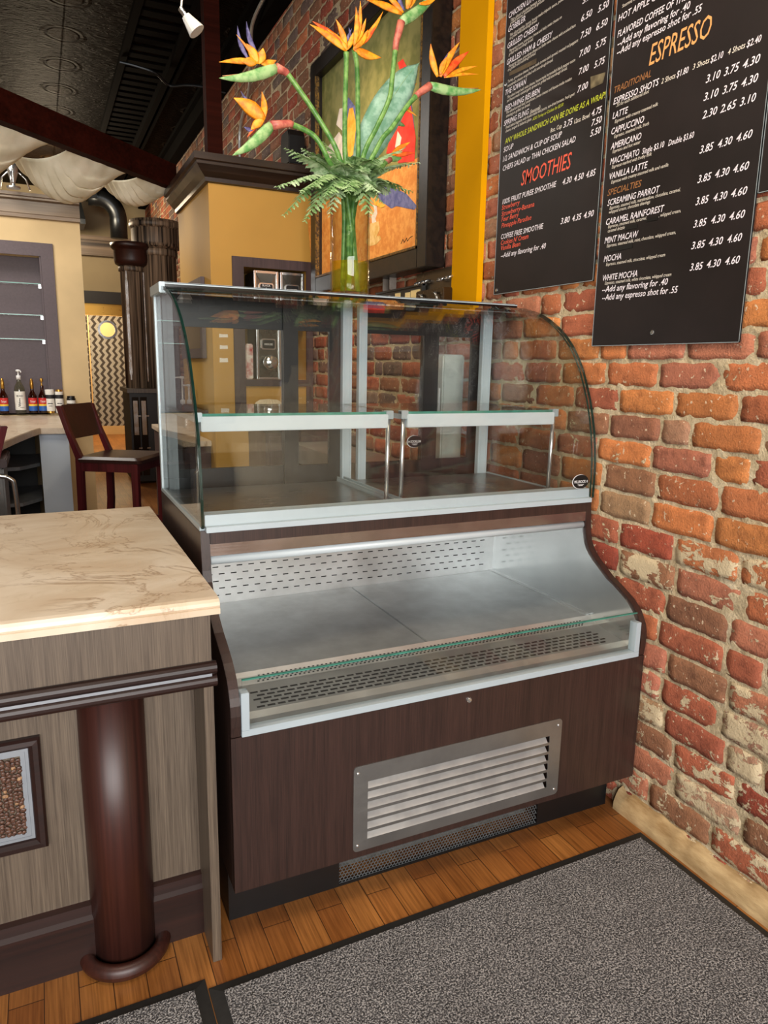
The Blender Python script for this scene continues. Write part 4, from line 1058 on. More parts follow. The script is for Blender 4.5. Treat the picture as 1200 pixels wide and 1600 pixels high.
def bird(label, stem, neck, tip, sepals, blues, w=.0085, bw=.0165, closed=False):
    root = thing('bird_of_paradise', label, 'flower', stem[0], 'orange bird of paradise flowers in the vase')
    st = bez(stem, 24); k = len(st)
    b = MB().tube(st, [.0078]*(k-3)+[.0080, .0086, .0094], 10); b.build('stem', M['stem'], root, smooth=True)
    if neck is not None:
        n0, n1 = Vector(st[-1]), Vector(neck); t = Vector(tip)
        pk = MB(); pk.tube([st[-2], n0, n0*.5+n1*.5, n1], [.0092, .0102, .0118, .013], 10); pk.build('neck', M['pink'], root, smooth=True)
        d = t-n1; up = Vector((0, 0, 1)); sag = -.06*d.length
        pts = [n1+d*q+up*sag*math.sin(PI*q) for q in (0, .1, .25, .45, .65, .82, .94, 1)]
        br = MB().blade(pts, [bw*q for q in (.75, .95, 1.0, .9, .68, .42, .18, .02)], d.cross(up), .55, 0, 12)
        ob = br.build('bract', M['bract'], root, smooth=True)
        rm = MB().blade([p+up*bw*.86*(1-.75*q) for p, q in zip(pts[1:7], (.1, .2, .35, .5, .65, .8))], [.003, .0032, .003, .0026, .002, .001], d.cross(up), .6)
        rm.build('bract_rim', M['bractred'], ob, smooth=True)
    for a, e, ww, red in sepals:
        pm = MB(); petal(pm, a, e, ww, VIEW+Vector((0, 0, .15)), 0, .05*(1 if len(label) % 2 else -1)); pm.build('petal', M['petal_red' if red else 'petal'], root, smooth=True)
    for a, e, ww in blues:
        pm = MB(); petal(pm, a, e, ww, VIEW, 0, .09); pm.build('tongue', M['blue'], root, smooth=True)
def foot(i): 
    a = i*2.1; return (VX+.030*math.cos(a), VY+.030*math.sin(a), VZ+.016)
def mouth(x, y): return (VX+x, VY+y, VZ+.30)
def B(x): return [tuple(p) for p in x]
bird('bird of paradise flower reaching furthest left, above the lower left bloom', [foot(0), mouth(-.015, -.01)]+[(0.5529, 0.76, 1.9696), (0.484, 0.76, 2.066), (0.414, 0.76, 2.1438), (0.3887, 0.76, 2.1686)], (0.3566, 0.75, 2.1716), (0.1861, 0.74, 2.1125),
     [(p[0], p[1], w_, r_) for p, w_, r_ in zip([((0.3022, 0.745, 2.1737), (0.1884, 0.745, 2.1551)), ((0.2947, 0.745, 2.1723), (0.239, 0.745, 2.234)), ((0.2984, 0.745, 2.1714), (0.2678, 0.745, 2.2167)), ((0.3003, 0.745, 2.1717), (0.316, 0.745, 2.2142)), ((0.3097, 0.745, 2.1733), (0.3553, 0.745, 2.1898)), ((0.2947, 0.745, 2.1707), (0.2521, 0.745, 2.1681))], (.007, .0035, .011, .012, .008, .010), (0, 0, 0, 0, 0, 0))],
     [(p[0], p[1], w_) for p, w_ in zip([((0.2733, 0.748, 2.1794), (0.2439, 0.748, 2.2586)), ((0.2997, 0.748, 2.1974), (0.2698, 0.748, 2.2749))], (.0055, .006))])
bird('bird of paradise flower lowest on the left, bract drooping', [foot(1), mouth(-.022, .004)]+[(0.5116, 0.74, 1.945), (0.4746, 0.74, 1.9973), (0.4343, 0.74, 2.0162), (0.3907, 0.74, 2.0256)], (0.3331, 0.73, 2.0093), (0.2117, 0.71, 1.9077),
     [(p[0], p[1], w_, r_) for p, w_, r_ in zip([((0.3109, 0.725, 2.02), (0.2228, 0.725, 2.0631)), ((0.309, 0.725, 2.0197), (0.3046, 0.725, 2.0929)), ((0.309, 0.725, 2.0214), (0.2708, 0.725, 1.987)), ((0.3013, 0.725, 2.0135), (0.2592, 0.725, 1.9651))], (.017, .008, .010, .004), (0, 0, 0, 1))],
     [(p[0], p[1], w_) for p, w_ in zip([((0.2841, 0.728, 2.0521), (0.2441, 0.728, 2.0856)), ((0.2792, 0.728, 1.989), (0.2513, 0.728, 1.9934))], (.004, .005))])
bird('fan-shaped bird of paradise bloom on the tall upright central stem', [foot(2), mouth(-.006, .006)]+[(0.5885, 0.79, 1.9814), (0.5875, 0.79, 2.11), (0.5909, 0.79, 2.2292), (0.5906, 0.79, 2.2682)], None, None,
     [(p[0], p[1], w_, r_) for p, w_, r_ in zip([((0.5864, 0.785, 2.271), (0.4712, 0.785, 2.3202)), ((0.5863, 0.785, 2.2745), (0.4793, 0.785, 2.3302)), ((0.5884, 0.785, 2.2767), (0.5546, 0.785, 2.3503)), ((0.5884, 0.785, 2.2767), (0.5259, 0.785, 2.3171)), ((0.5885, 0.785, 2.2731), (0.6112, 0.785, 2.3266)), ((0.5885, 0.785, 2.2696), (0.5652, 0.785, 2.2969))], (.009, .009, .008, .007, .007, .008), (0, 1, 0, 0, 0, 0))],
     [(p[0], p[1], w_) for p, w_ in zip([((0.5917, 0.788, 2.2818), (0.6081, 0.788, 2.3376))], (.004,))])
bird('bird of paradise bloom just right of the central one, on a parallel stem', [foot(3), mouth(.004, .012)]+[(0.6536, 0.84, 1.9827), (0.6521, 0.84, 2.1155), (0.6484, 0.84, 2.2448), (0.639, 0.84, 2.3015)], None, None,
     [(p[0], p[1], w_, r_) for p, w_, r_ in zip([((0.6304, 0.83, 2.3019), (0.7277, 0.83, 2.2923)), ((0.6326, 0.83, 2.3041), (0.7319, 0.83, 2.426)), ((0.6326, 0.83, 2.3077), (0.6527, 0.83, 2.4383)), ((0.6326, 0.83, 2.3077), (0.6379, 0.83, 2.4193)), ((0.6348, 0.83, 2.3045), (0.7083, 0.83, 2.3798)), ((0.6326, 0.83, 2.3005), (0.6799, 0.83, 2.3635)), ((0.6304, 0.83, 2.3109), (0.6729, 0.83, 2.3944))], (.011, .007, .007, .007, .007, .009, .007), (0, 0, 0, 0, 1, 0, 0))],
     [(p[0], p[1], w_) for p, w_ in zip([((0.6389, 0.835, 2.3178), (0.6576, 0.835, 2.3968)), ((0.6411, 0.835, 2.3182), (0.6169, 0.835, 2.3602))], (.006, .004))])
bird('bird of paradise flower at the very top, partly out of the picture', [foot(4), mouth(.012, -.004)]+[(0.6585, 0.8, 1.993), (0.6997, 0.8, 2.0741), (0.7431, 0.8, 2.1649), (0.753, 0.8, 2.2315), (0.7642, 0.8, 2.3343)], (0.7808, 0.8, 2.3936), (0.9418, 0.82, 2.5439),
     [(p[0], p[1], w_, r_) for p, w_, r_ in zip([((0.7825, 0.8, 2.4156), (0.6612, 0.8, 2.4299)), ((0.7868, 0.8, 2.4201), (0.7149, 0.8, 2.4621)), ((0.8, 0.8, 2.4335), (0.8073, 0.8, 2.4995)), ((0.809, 0.8, 2.439), (0.8341, 0.8, 2.5106)), ((0.8427, 0.8, 2.4567), (0.9065, 0.8, 2.4881))], (.009, .007, .009, .007, .006), (0, 0, 0, 0, 0))],
     [(p[0], p[1], w_) for p, w_ in zip([((0.7911, 0.8, 2.4281), (0.7675, 0.8, 2.4768))], (.006,))])
bird('bird of paradise flower furthest right, in front of the yellow pilaster', [foot(5), mouth(.02, .004)]+[(0.7096, 0.8, 2.0264), (0.754, 0.8, 2.082), (0.8076, 0.8, 2.1544), (0.8484, 0.8, 2.1988)], (0.8899, 0.8, 2.2283), (1.0797, 0.79, 2.245),
     [(p[0], p[1], w_, r_) for p, w_, r_ in zip([((0.9147, 0.795, 2.2575), (0.8853, 0.795, 2.3497)), ((0.9242, 0.795, 2.2591), (0.992, 0.795, 2.3734)), ((0.9385, 0.795, 2.2634), (1.0297, 0.795, 2.3538)), ((0.9386, 0.795, 2.2597), (1.0641, 0.795, 2.3158)), ((0.9434, 0.795, 2.2605), (1.0703, 0.795, 2.2918)), ((0.9239, 0.795, 2.2666), (0.9481, 0.795, 2.3238))], (.009, .010, .011, .006, .004, .008), (0, 0, 1, 0, 0, 0))],
     [(p[0], p[1], w_) for p, w_ in zip([((0.9313, 0.8, 2.2733), (0.9553, 0.8, 2.3381))], (.004,))])
bird('bird of paradise flower half hidden behind the right-hand stems', [foot(6), mouth(.02, .02)]+[(0.7464, 0.9, 2.0363), (0.7688, 0.9, 2.1008), (0.7872, 0.9, 2.133)], (0.7987, 0.9, 2.1485), (0.8572, 0.91, 2.1321),
     [(p[0], p[1], w_, r_) for p, w_, r_ in zip([((0.8264, 0.9, 2.1921), (0.8921, 0.9, 2.2675)), ((0.8193, 0.9, 2.189), (0.8976, 0.9, 2.1654)), ((0.8241, 0.9, 2.1897), (0.8665, 0.9, 2.2279))], (.009, .004, .007), (0, 0, 1))], [], bw=.011)
bird('small bird of paradise flower low on the right, just above the fern', [foot(7), mouth(.026, .014)]+[(0.7524, 0.87, 1.9786), (0.7708, 0.87, 2.0007)], (0.7824, 0.87, 2.0121), (0.8278, 0.87, 2.018),
     [(p[0], p[1], w_, r_) for p, w_, r_ in zip([((0.7847, 0.87, 2.0164), (0.8578, 0.87, 2.0719)), ((0.7943, 0.87, 2.0156), (0.8782, 0.87, 2.0406)), ((0.7894, 0.87, 2.019), (0.8318, 0.87, 2.0484))], (.008, .006, .006), (0, 1, 0))], [], bw=.010)
# the one broad leaf
lf = thing('broad_leaf', 'broad grey-green paddle leaf rising from the vase between the flowers', 'leaf', foot(8))
sp = bez([foot(8), mouth(.01, .016)]+[(0.6598, 0.87, 1.967)], 10)
MB().tube(sp, .005, 8).build('stalk', M['stem'], lf, smooth=True)
rib = bez([(0.6598, 0.87, 1.967), (0.7023, 0.87, 2.0447), (0.772, 0.87, 2.171), (0.8357, 0.87, 2.2641), (0.8866, 0.87, 2.321)], 24); nr = len(rib)
nL = Vector((.30, .93, .05)).normalized(); bl = MB(); vs2 = []
for i, p in enumerate(rib):
    t = i/(nr-1); d = (rib[min(i+1, nr-1)]-rib[max(i-1, 0)]).normalized(); sd = d.cross(nL).normalized()
    wl = .066*(math.sin(PI*min(1, t*1.02))**.75)*(1.08-.35*t)+.0005
    for q in (-1, -.66, -.33, 0, .33, .66, 1):
        rip = .0014*math.sin(i*2.6+abs(q)*7)
        wq = wl*(1.0 if q < 0 else .86)
        vs2.append(p+sd*q*wq+nL*(.016*abs(q)**1.3*(1 if q < 0 else .6)+rip))
bl.add(vs2, [(i*7+j, i*7+j+1, (i+1)*7+j+1, (i+1)*7+j) for i in range(nr-1) for j in range(6)])
ob = bl.build('leaf_blade', M['leaf'], lf, smooth=True)
md = ob.modifiers.new('thick', 'SOLIDIFY'); md.thickness = .0012
MB().tube(rib, [.0026*(1-.8*i/(nr-1)) for i in range(nr)], 6).build('midrib', two('pale_midrib', '86ad7c', 'a9c79b', 30), lf, smooth=True)
# fern fronds
rf = random.Random(21)
def fern(label, start, mid, tip, wid, pale):
    root = thing('fern_frond', label, 'fern', start, 'fern fronds around the vase mouth')
    P = bez([start, mid, tip], 26); n_ = len(P); mb = MB()
    MB().tube(P, [.0016*(1-.7*i/(n_-1)) for i in range(n_)], 5).build('midrib', M['stem'], root)
    out = (Vector(tip)-Vector(start)); up = Vector((0, 0, 1))
    N = int(19*max(.7, out.length/.2))
    for k in range(1, N+1):
        t = .16+.84*k/N; f_ = t*(n_-1); i = min(int(f_), n_-2); p = P[i].lerp(P[i+1], f_-i)
        d = (P[i+1]-P[i]).normalized(); sd = d.cross(up)
        sd = sd.normalized() if sd.length > .05 else Vector((1, 0, 0))
        nm = sd.cross(d)
        L = 1.55*wid*(math.sin(PI*min(1, .18+.80*t))**.8+.04)*rf.uniform(.9, 1.1)
        for sg in (-1, 1):
            tp_ = p+sd*sg*L*.93+d*L*.50-up*L*.22+nm*rf.uniform(-.006, .006)
            q = tp_-p; wv = d*(L*.205); pts_ = []
            for a in (0, .2, .45, .7, 1):      # toothed lens leaflet, slightly keeled
                ww = (.55, 1.0, .9, .6, .03)[(0, .2, .45, .7, 1).index(a)]
                c = p+q*a-up*(.10*L*a*a)
                pts_.append((c+wv*ww, c+nm*.0022*(1-a), c-wv*ww))
            v_ = [x for tr in pts_ for x in tr]
            b0 = [(r*3+j, r*3+j+1, (r+1)*3+j+1, (r+1)*3+j) for r in range(4) for j in range(2)]
            mb.add(v_, b0)
            for r in range(1, 4):
                for j in (0, 2):
                    a_ = Vector(v_[r*3+j]); e_ = a_+(a_-Vector(v_[r*3+1]))*.45+q*.09; b_ = Vector(v_[r*3+j]).lerp(Vector(v_[(r+1)*3+j]), .8)
                    mb.add([Vector(v_[r*3+j]), e_, b_], [(0, 1, 2)])
    mb.build('leaflets', M['fernpale' if pale else 'fern'], root)
FR = [('fern frond with a pale underside at the far upper left of the bouquet', (446,232), .70, .028, 1), ('pale fern frond stretching furthest left', (431,292), .66, .030, 1), ('fern frond second from the left, pointing up beside the low bloom', (472,232), .78, .030, 1),
      ('fern frond drooping at the lower left, tip beside the mustard wall', (443,336), .68, .028, 0), ('broad fern frond hanging low left of the vase', (477,345), .66, .036, 0), ('fern frond hanging straight down against the vase, left side', (514,338), .66, .026, 1),
      ('fern frond hanging against the vase front, right of its middle', (578,338), .66, .030, 0), ('fern frond drooping in front of the painted blue wing', (598,318), .70, .028, 0), ('fern frond stretching furthest right under the small orange flower', (655,254), .84, .022, 1),
      ('fern frond reaching right at the upper side', (632,232), .80, .030, 1), ('fern frond arching to the lower right', (644,300), .76, .028, 0), ('short fern frond upright left of the central stems', (505,222), .88, .022, 0),
      ('short fern frond pointing at the viewer over the vase rim', (545,300), .62, .032, 0), ('short fern frond front left over the vase rim', (508,306), .63, .032, 0), ('short fern frond front right over the vase rim', (590,300), .66, .032, 1),
      ('fern frond behind the right-hand stems', (612,262), .93, .030, 0), ('fern frond spreading low to the left front', (470,300), .62, .030, 0), ('fern frond spreading up left of the big leaf', (528,250), .66, .030, 1), ('fern frond spreading up right of the big leaf base', (590,246), .70, .030, 0)]
FT = [(0.3655, 0.7, 1.9444), (0.323, 0.66, 1.8273), (0.4437, 0.78, 1.9744), (0.3514, 0.68, 1.7577), (0.4113, 0.66, 1.7443), (0.4856, 0.66, 1.7641), (0.619, 0.66, 1.7773), (0.68, 0.7, 1.8277), (0.8781, 0.84, 2.0036), (0.8017, 0.8, 2.0274), (0.8131, 0.76, 1.888), (0.5495, 0.88, 2.0319), (0.5323, 0.62, 1.8292), (0.462, 0.63, 1.8129), (0.6435, 0.66, 1.8495), (0.819, 0.93, 2.0002), (0.3843, 0.62, 1.8127), (0.5134, 0.66, 1.9232), (0.6601, 0.7, 1.9586)]
for (lb, px_, yy, wd, pl), tip in zip(FR, FT):
    s0 = Vector((VX+rf.uniform(-.03, .03), VY+rf.uniform(-.03, .03), VZ+.24)); tip = Vector(tip)
    md_ = Vector((VX, VY, VZ+.34)).lerp(tip, .42); md_.z = max(VZ+.345, tip.z+.028 if tip.z < VZ+.36 else (tip.z+VZ+.335)/2+.01)
    s1 = Vector((VX+(tip.x-VX)*.14, VY+(tip.y-VY)*.14, VZ+.30)) if (Vector((tip.x-VX, tip.y-VY)).length > .02) else Vector((VX, VY-.02, VZ+.30))
    fern(lb, tuple(s1), tuple(md_), tuple(tip), wd, pl)
for k in range(16):        # the short inner fronds that pack the mouth of the vase
    a = k*2.4; el = (.15, .75, 1.15, .45)[k % 4]; L_ = rf.uniform(.085, .125)
    dr = Vector((math.cos(a)*math.cos(el), math.sin(a)*math.cos(el), math.sin(el)))
    s1 = Vector((VX+.02*math.cos(a), VY+.02*math.sin(a), VZ+.305)); tip = s1+dr*L_+Vector((0, 0, .025))
    fern('short inner fern frond packed round the vase mouth', tuple(s1), tuple(s1.lerp(tip, .5)+Vector((0, 0, .03))), tuple(tip-Vector((0, 0, .012))), .030, k % 3 == 0)

# ============================================================ UNDER THE PAINTING
rk = thing('utensil_rack', 'dark steel rack panel with bright hooks on the brick wall, left of the yellow pilaster', 'rack', (1.2, 1.26, 1.50))
MB().box(1.196, 1.2135, 1.125, 1.445, 1.60, 1.728).build('back_plate', metal('smoked_steel', '5d5346', .3), rk)
MB().box(1.15, 1.2135, 1.125, 1.36, 1.50, 1.645).build('lower_tray', metal('smoked_steel_tray', '54493c', .28), rk, bevel=.004)
for y, z in ((1.405, 1.69), (1.345, 1.692), (1.205, 1.688), (1.145, 1.69)):
    MB().tube([(1.196, y-.018, z), (1.18, y-.018, z-.004), (1.176, y-.016, z-.01), (1.176, y+.016, z-.01), (1.18, y+.018, z-.004), (1.196, y+.018, z)], .0045, 8).build('hook', M['chrome'], rk, smooth=True)
for y in (1.29, 1.17):
    MB().tube([(1.150, y+.04, 1.630), (1.140, y, 1.624), (1.138, y-.02, 1.60), (1.146, y-.01, 1.53)], .005, 8).build('handle', M['chrome'], rk, smooth=True)
cr_ = thing('card_rack', 'dark rack of yellow and white cards under the painting', 'rack', (1.19, 1.6, 1.52))
MB().box(1.185, 1.2135, 1.36, 1.84, 1.52, 1.676).box(1.175, 1.190, 1.352, 1.364, 1.50, 1.682).box(1.178, 1.2135, 1.352, 1.84, 1.672, 1.680).build('rack_body', M['black'], cr_)
cards = [(1.78, .075, 1.655, 'card_cream'), (1.70, .035, 1.655, 'card_white'), (1.60, .05, 1.66, 'card_cream'), (1.50, .045, 1.655, 'card_cream'), (1.425, .085, 1.66, 'card_cream')]
M['card_cream'] = plain('cream_card', 'e6d39a', .6, 0, .05); M['card_white'] = plain('white_card', 'e8e2d2', .6, 0, .05); M['card_yellow'] = plain('yellow_card', 'd8cf4a', .6)
for y, wd_, zt, mt in cards:
    b = MB().box(1.181, 1.1845, y-wd_/2, y+wd_/2, 1.53, zt); b.build('card', M[mt], cr_)
MB().box(1.178, 1.181, 1.475, 1.535, 1.53, 1.605).build('card', M['card_yellow'], cr_)
ac = MB()
acp = [(-.035, 0), (-.036, .05), (-.030, .085), (-.012, .10), (.012, .10), (.030, .085), (.036, .05), (.035, 0)]
ac.sheet([(1.70+a, 1.681+b) for a, b in acp], 'X', 1.17, 1.205, .002)
single('acrylic_holder', ac, plain('frosted_acrylic', '8a8178', .3), 'small clear acrylic holder standing on the card rack', 'holder')
# counters behind the case
bk = thing('back_counter', 'dark back counter along the niche wall with drawers, seen through the case', 'counter', (.92, 2.6, 0))
MB().box(.80, 1.212, 2.47, 2.84, 0, .955).build('cabinet', M['plumbrown'], bk)
MB().box(.785, 1.213, 2.45, 2.842, .955, .985).build('top', M['dark'], bk, bevel=.002)
for z0, z1 in ((.12, .48), (.50, .72), (.74, .93)):
    d = MB().box(.82, 1.19, 2.458, 2.47, z0, z1).build('drawer', M['plumbrown'], bk, bevel=.002)
    MB().tube([(.93, 2.458, z1-.06), (.93, 2.435, z1-.06), (1.03, 2.435, z1-.06), (1.03, 2.458, z1-.06)], .005, 8).build('pull', M['chrome'], d, smooth=True)
wcn = thing('wall_counter', 'stainless counter along the brick wall behind the case', 'counter', (1.0, 1.7, 0))
MB().box(.93, 1.186, .97, 2.42, .86, .90).box(.93, .95, .97, 2.42, .80, .86).build('top', M['steel'], wcn)
MB().box(.97, 1.186, .99, 2.40, 0, .86).build('cabinet', M['dark'], wcn)
gm = thing('pale_box', 'pale grey box on the steel counter, seen through the right rear door of the case', 'appliance', (1.14, 1.05, .90))  # plain box added for the pale shape behind the right rear door
MB().box(1.09, 1.186, 1.00, 1.10, .9005, 1.38).build('housing', plain('pale_grey_housing', 'b9bfb8', .5), gm, bevel=.006)
MB().box(1.085, 1.0898, 1.02, 1.08, 1.10, 1.25).build('front_plate', M['white'], gm)
ff = MB()
for k in range(3): pass
prof = [(.048, .986), (.075, 1.06), (.082, 1.085), (.080, 1.10), (.072, 1.115), (.05, 1.13), (.0005, 1.135)]
ff.lathe(prof, .86, 2.6, 48); ff.v = [(.86+(x-.86)*(1+.035*math.cos(24*math.atan2(y-2.6, x-.86))), 2.6+(y-2.6)*(1+.035*math.cos(24*math.atan2(y-2.6, x-.86))), z) for x, y, z in ff.v]
single('coffee_filters', ff, plain('filter_paper', 'c9bda4', .8), 'ruffled stack of paper coffee filters on the dark back counter', 'paper filters')
# niche frame and coffee bins
nf = MB(); y0 = by-.012
nf.box(.722, .789, y0, by, .99, 1.94).box(1.172, 1.2145, y0, by, .99, 1.94).box(.789, 1.172, y0, by, 1.885, 1.94).box(.789, 1.172, y0, by, 1.20, 1.24)
struct('trim_12', nf, M['plumbrown'])
single('niche_shelf', MB().box(.79, 1.171, by+.002, by+.318, 1.572, 1.592), M['dark'], 'dark shelf inside the brown framed niche', 'shelf')
def coffee_bin(x0, z0, z1, txt, label, knob):
    t = thing('coffee_bin', label, 'coffee bin', (x0, by, z0), 'chrome coffee bins in the niche'); x1 = x0+.150; y = by+.012
    MB().box(x0+.006, x1-.006, y+.004, y+.22, z0+.001, z1-.004).build('hopper', M['dark'], t)
    f = MB()
    for a in ((x0, x0+.014, z0, z1), (x1-.014, x1, z0, z1), (x0+.014, x1-.014, z1-.014, z1), (x0+.014, x1-.014, z0, z0+.012)): f.box(a[0], a[1], y-.008, y+.006, a[2], a[3])
    f.build('chrome_frame', M['chrome'], t, bevel=.002)
    MB().add([(x0+.014, y-.004, z1-.014), (x1-.014, y-.004, z1-.014), (x1-.045, y+.003, z1-.07), (x0+.045, y+.003, z1-.07)], [(0,1,2,3)]).prism([(x0+.014, z0+.012), (x1-.014, z0+.012), (x1-.014, z1-.014), (x0+.014, z1-.014)], 'Y', y+.0032, y+.006).build('smoked_front', metal('smoked_front', '6d6a62', .25), t)
    pc, pz = (x0+x1)/2, z1-.10
    pl = MB().prism([(p[0], p[1]) for p in rrect(pc-.045, pc+.045, pz-.032, pz+.032, .012)], 'Y', y-.006, y+.003, 0).prism([(p[0], p[1]) for p in rrect(pc-.038, pc+.038, pz-.025, pz+.025, .010)], 'Y', y-.0075, y-.006, 1)
    for i, s in enumerate(txt):
        put_text(pl, s, (pc, y-.0082, pz+(len(txt)-1)*.009-i*.018-.006), (1, 0, 0), (0, 0, 1), None, .011, 0, .01, 2, True)
    pl.build('name_plate', [M['chrome'], M['black'], M['white']], t)
    if knob:
        kb = MB().lathe([(.012, 0), (.014, .02), (.040, .028), (.046, .042), (.044, .056), (.030, .068), (.0005, .072)], 0, 0, 28)
        kb.v = [(pc+p[0], y-p[2], z0+.10+p[1]) for p in kb.v]; kb.build('dispenser_knob', M['chrome'], t, smooth=True)
    return t
coffee_bin(.853, 1.594, 1.872, ['BLACK', '&', 'TAN'], 'chrome fronted coffee bin on the left of the niche shelf', False)
coffee_bin(1.014, 1.594, 1.872, ['MARKET'], 'chrome fronted coffee bin on the right of the niche shelf', False)
coffee_bin(.862, 1.242, 1.55, ['HOUSE'], 'chrome coffee bin with a round dispenser knob, below the niche shelf', True)
bx = MB().box(.80, .845, by+.02, by+.16, 1.2405, 1.45); 
single('coffee_bag', bx, two('red_white_bag', 'a8282a', 'd8d2c8', 14, .5), 'red and white bag leaning beside the lower coffee bin', 'bag', bevel=.006)
for i, (x, z, w_, h_) in enumerate(((.664, 1.490, .052, .020), (.664, 1.425, .048, .022), (.662, 1.350, .05, .026))):
    zz = random.Random(i); pts = [(x-w_/2, z-h_/2), (x+w_/2, z-h_/2+.002), (x+w_/2-.002, z+h_/2), (x-.004, z+h_/2-.002), (x-w_/2+.001, z+h_/2+.001)]
    single('tape_strip', MB().prism(pts, 'Y', by-.0012, by-.0001), M['tape'], ['topmost of three white tape strips on the mustard wall', 'middle of three white tape strips on the mustard wall', 'lowest of three white tape strips on the mustard wall'][i], 'tape', 'tape strips on the mustard wall')
# framed board on the left face of the mustard block
pf = thing('framed_board', 'dark framed board on the shaded side of the mustard wall', 'frame', (.6, 3.4, 1.35))
for a in ((3.02, 3.09, 1.36, 1.835), (3.66, 3.73, 1.36, 1.835)): pass
b = MB()
for a in ((3.02, 3.08, 1.36, 1.835), (3.68, 3.74, 1.36, 1.835), (3.08, 3.68, 1.36, 1.42), (3.08, 3.68, 1.775, 1.835)): b.box(.575, .599, *a)
b.build('frame', M['plum'], pf, bevel=.002); MB().box(.585, .599, 3.08, 3.68, 1.42, 1.775).build('panel', plain('cork_panel', '6d5a46', .8), pf)
sp_ = thing('wall_speaker', 'small black speaker high on the brick wall above the mustard corner', 'speaker', (1.17, 2.98, 2.50))
MB().prism([(2.90, 2.5), (3.06, 2.5), (3.06, 2.655), (3.04, 2.69), (2.92, 2.69), (2.90, 2.655)], 'X', 1.09, 1.19).build('cabinet', M['black'], sp_, bevel=.006)
MB().box(1.19, 1.2165, 2.95, 3.01, 2.56, 2.62).build('bracket', M['black'], sp_)

# ============================================================ TOP LEFT: CONDUITS, SPOT, DRAPES
single('conduit', MB().tube(bez([(1.200, 4.46, 2.45), (1.2, 4.46, 2.9), (1.2, 4.42, 3.12), (1.19, 4.12, 3.28), (1.12, 3.80, 3.42), (1.09, 3.62, 3.52), (1.10, 3.2, 3.58)], 40), .012, 8), M['steel'], 'thin vertical metal conduit bending up the brick wall to the ceiling', 'conduit')
single('conduit', MB().tube(bez([(.40, 4.95, 3.60), (.52, 4.93, 3.585), (.66, 4.93, 3.56), (.78, 5.02, 3.52), (.90, 4.95, 3.52), (1.02, 4.92, 3.52), (1.205, 4.9, 3.50)], 40), .011, 8), M['galv'], 'wavy grey conduit crossing the dark ceiling', 'conduit')
tl = thing('track_spotlight', 'small white spotlight hanging on a thin cord from the dark ceiling', 'light', (.33, 2.0, 2.72))
MB().tube(bez([(.33, 2.0, 3.66), (.327, 2.0, 3.0), (.335, 2.0, 2.90), (.325, 2.0, 2.80)], 20), .004, 6).build('cord', M['white'], tl)
d = Vector((.030, -.01, -.040)).normalized(); p0 = Vector((.322, 2.0, 2.805))
MB().tube([p0, p0+d*.035], .011, 12).build('stem', M['chrome'], tl)
MB().tube([p0+d*.033, p0+d*.036, p0+d*.105, p0+d*.108], [.012, .019, .037, .036], 18).build('shade', plain('frosted_white_glass', 'd5d8d8', .3), tl)
def drape(a, b, sag, depth, label, seed):
    rr = random.Random(seed); A_ = Vector((a[0], a[1], 0)); B_ = Vector((b[0], b[1], 0)); back = Vector((-1, 1, 0)).normalized(); L = (B_-A_).length
    f = [rr.uniform(0, 6) for _ in range(6)]
    def fn(u, v):
        s = 2*u-1; sagc = (1-abs(s)**2.4)
        w = 1-.10*math.sin(PI*v)
        q = A_.lerp(B_, .5+s*.5*w)+back*(depth*v*1.0-.0)
        z = 2.475+.05*v-(sag*math.sin(PI*min(1, v*.98))**.9)*(.22+.78*sagc)
        fold = math.sin(v*58+f[0]+2.2*s*s+1.2*math.sin(s*3+f[1]))*.018*min(1, v*5)*sagc+math.sin(u*26+f[2]+3*v)*.006*(1-v)**3
        q = q-back*fold*.8
        return (q.x, q.y, z+fold*.5)
    m = MB().grid(fn, 46, 60)
    o = single('ceiling_drape', m, M['cloth'], label, 'drape', 'cream drapes behind the beam', smooth=True)
    md = o.modifiers.new('thick', 'SOLIDIFY'); md.thickness = .003
drape((-.62, 2.62), (-.185, 3.055), .27, .62, 'gathered cream drape at the far left behind the red-brown beam', 1)
drape((-.095, 3.145), (.255, 3.495), .23, .52, 'middle cream drape, a full rounded swag behind the red-brown beam', 2)
drape((.33, 3.57), (.60, 3.84), .14, .40, 'small cream drape next to the mustard wall, end of the beam', 3)
cz_ = thing('chrome_fixture', 'little chrome three-armed fixture above the cornice at the far left', 'light fixture', (-.41, 5.2, 2.72))
MB().lathe([(.012, 2.66), (.016, 2.70), (.035, 2.76), (.04, 2.80), (.028, 2.86), (.014, 2.90), (.010, 2.95)], -.41, 5.25, 20).build('body', M['chrome'], cz_, smooth=True)
for k in range(3):
    a = k*2.1+.4; c_, s_ = math.cos(a), math.sin(a)
    MB().tube([(-.41+.03*c_, 5.25+.03*s_, 2.79), (-.41+.10*c_, 5.25+.10*s_, 2.74), (-.41+.125*c_, 5.25+.125*s_, 2.66)], .007, 8).build('arm', M['chrome'], cz_, smooth=True)
MB().lathe([(.05, 2.655), (.05, 2.668)], -.41, 5.25, 20).build('base', M['chrome'], cz_)

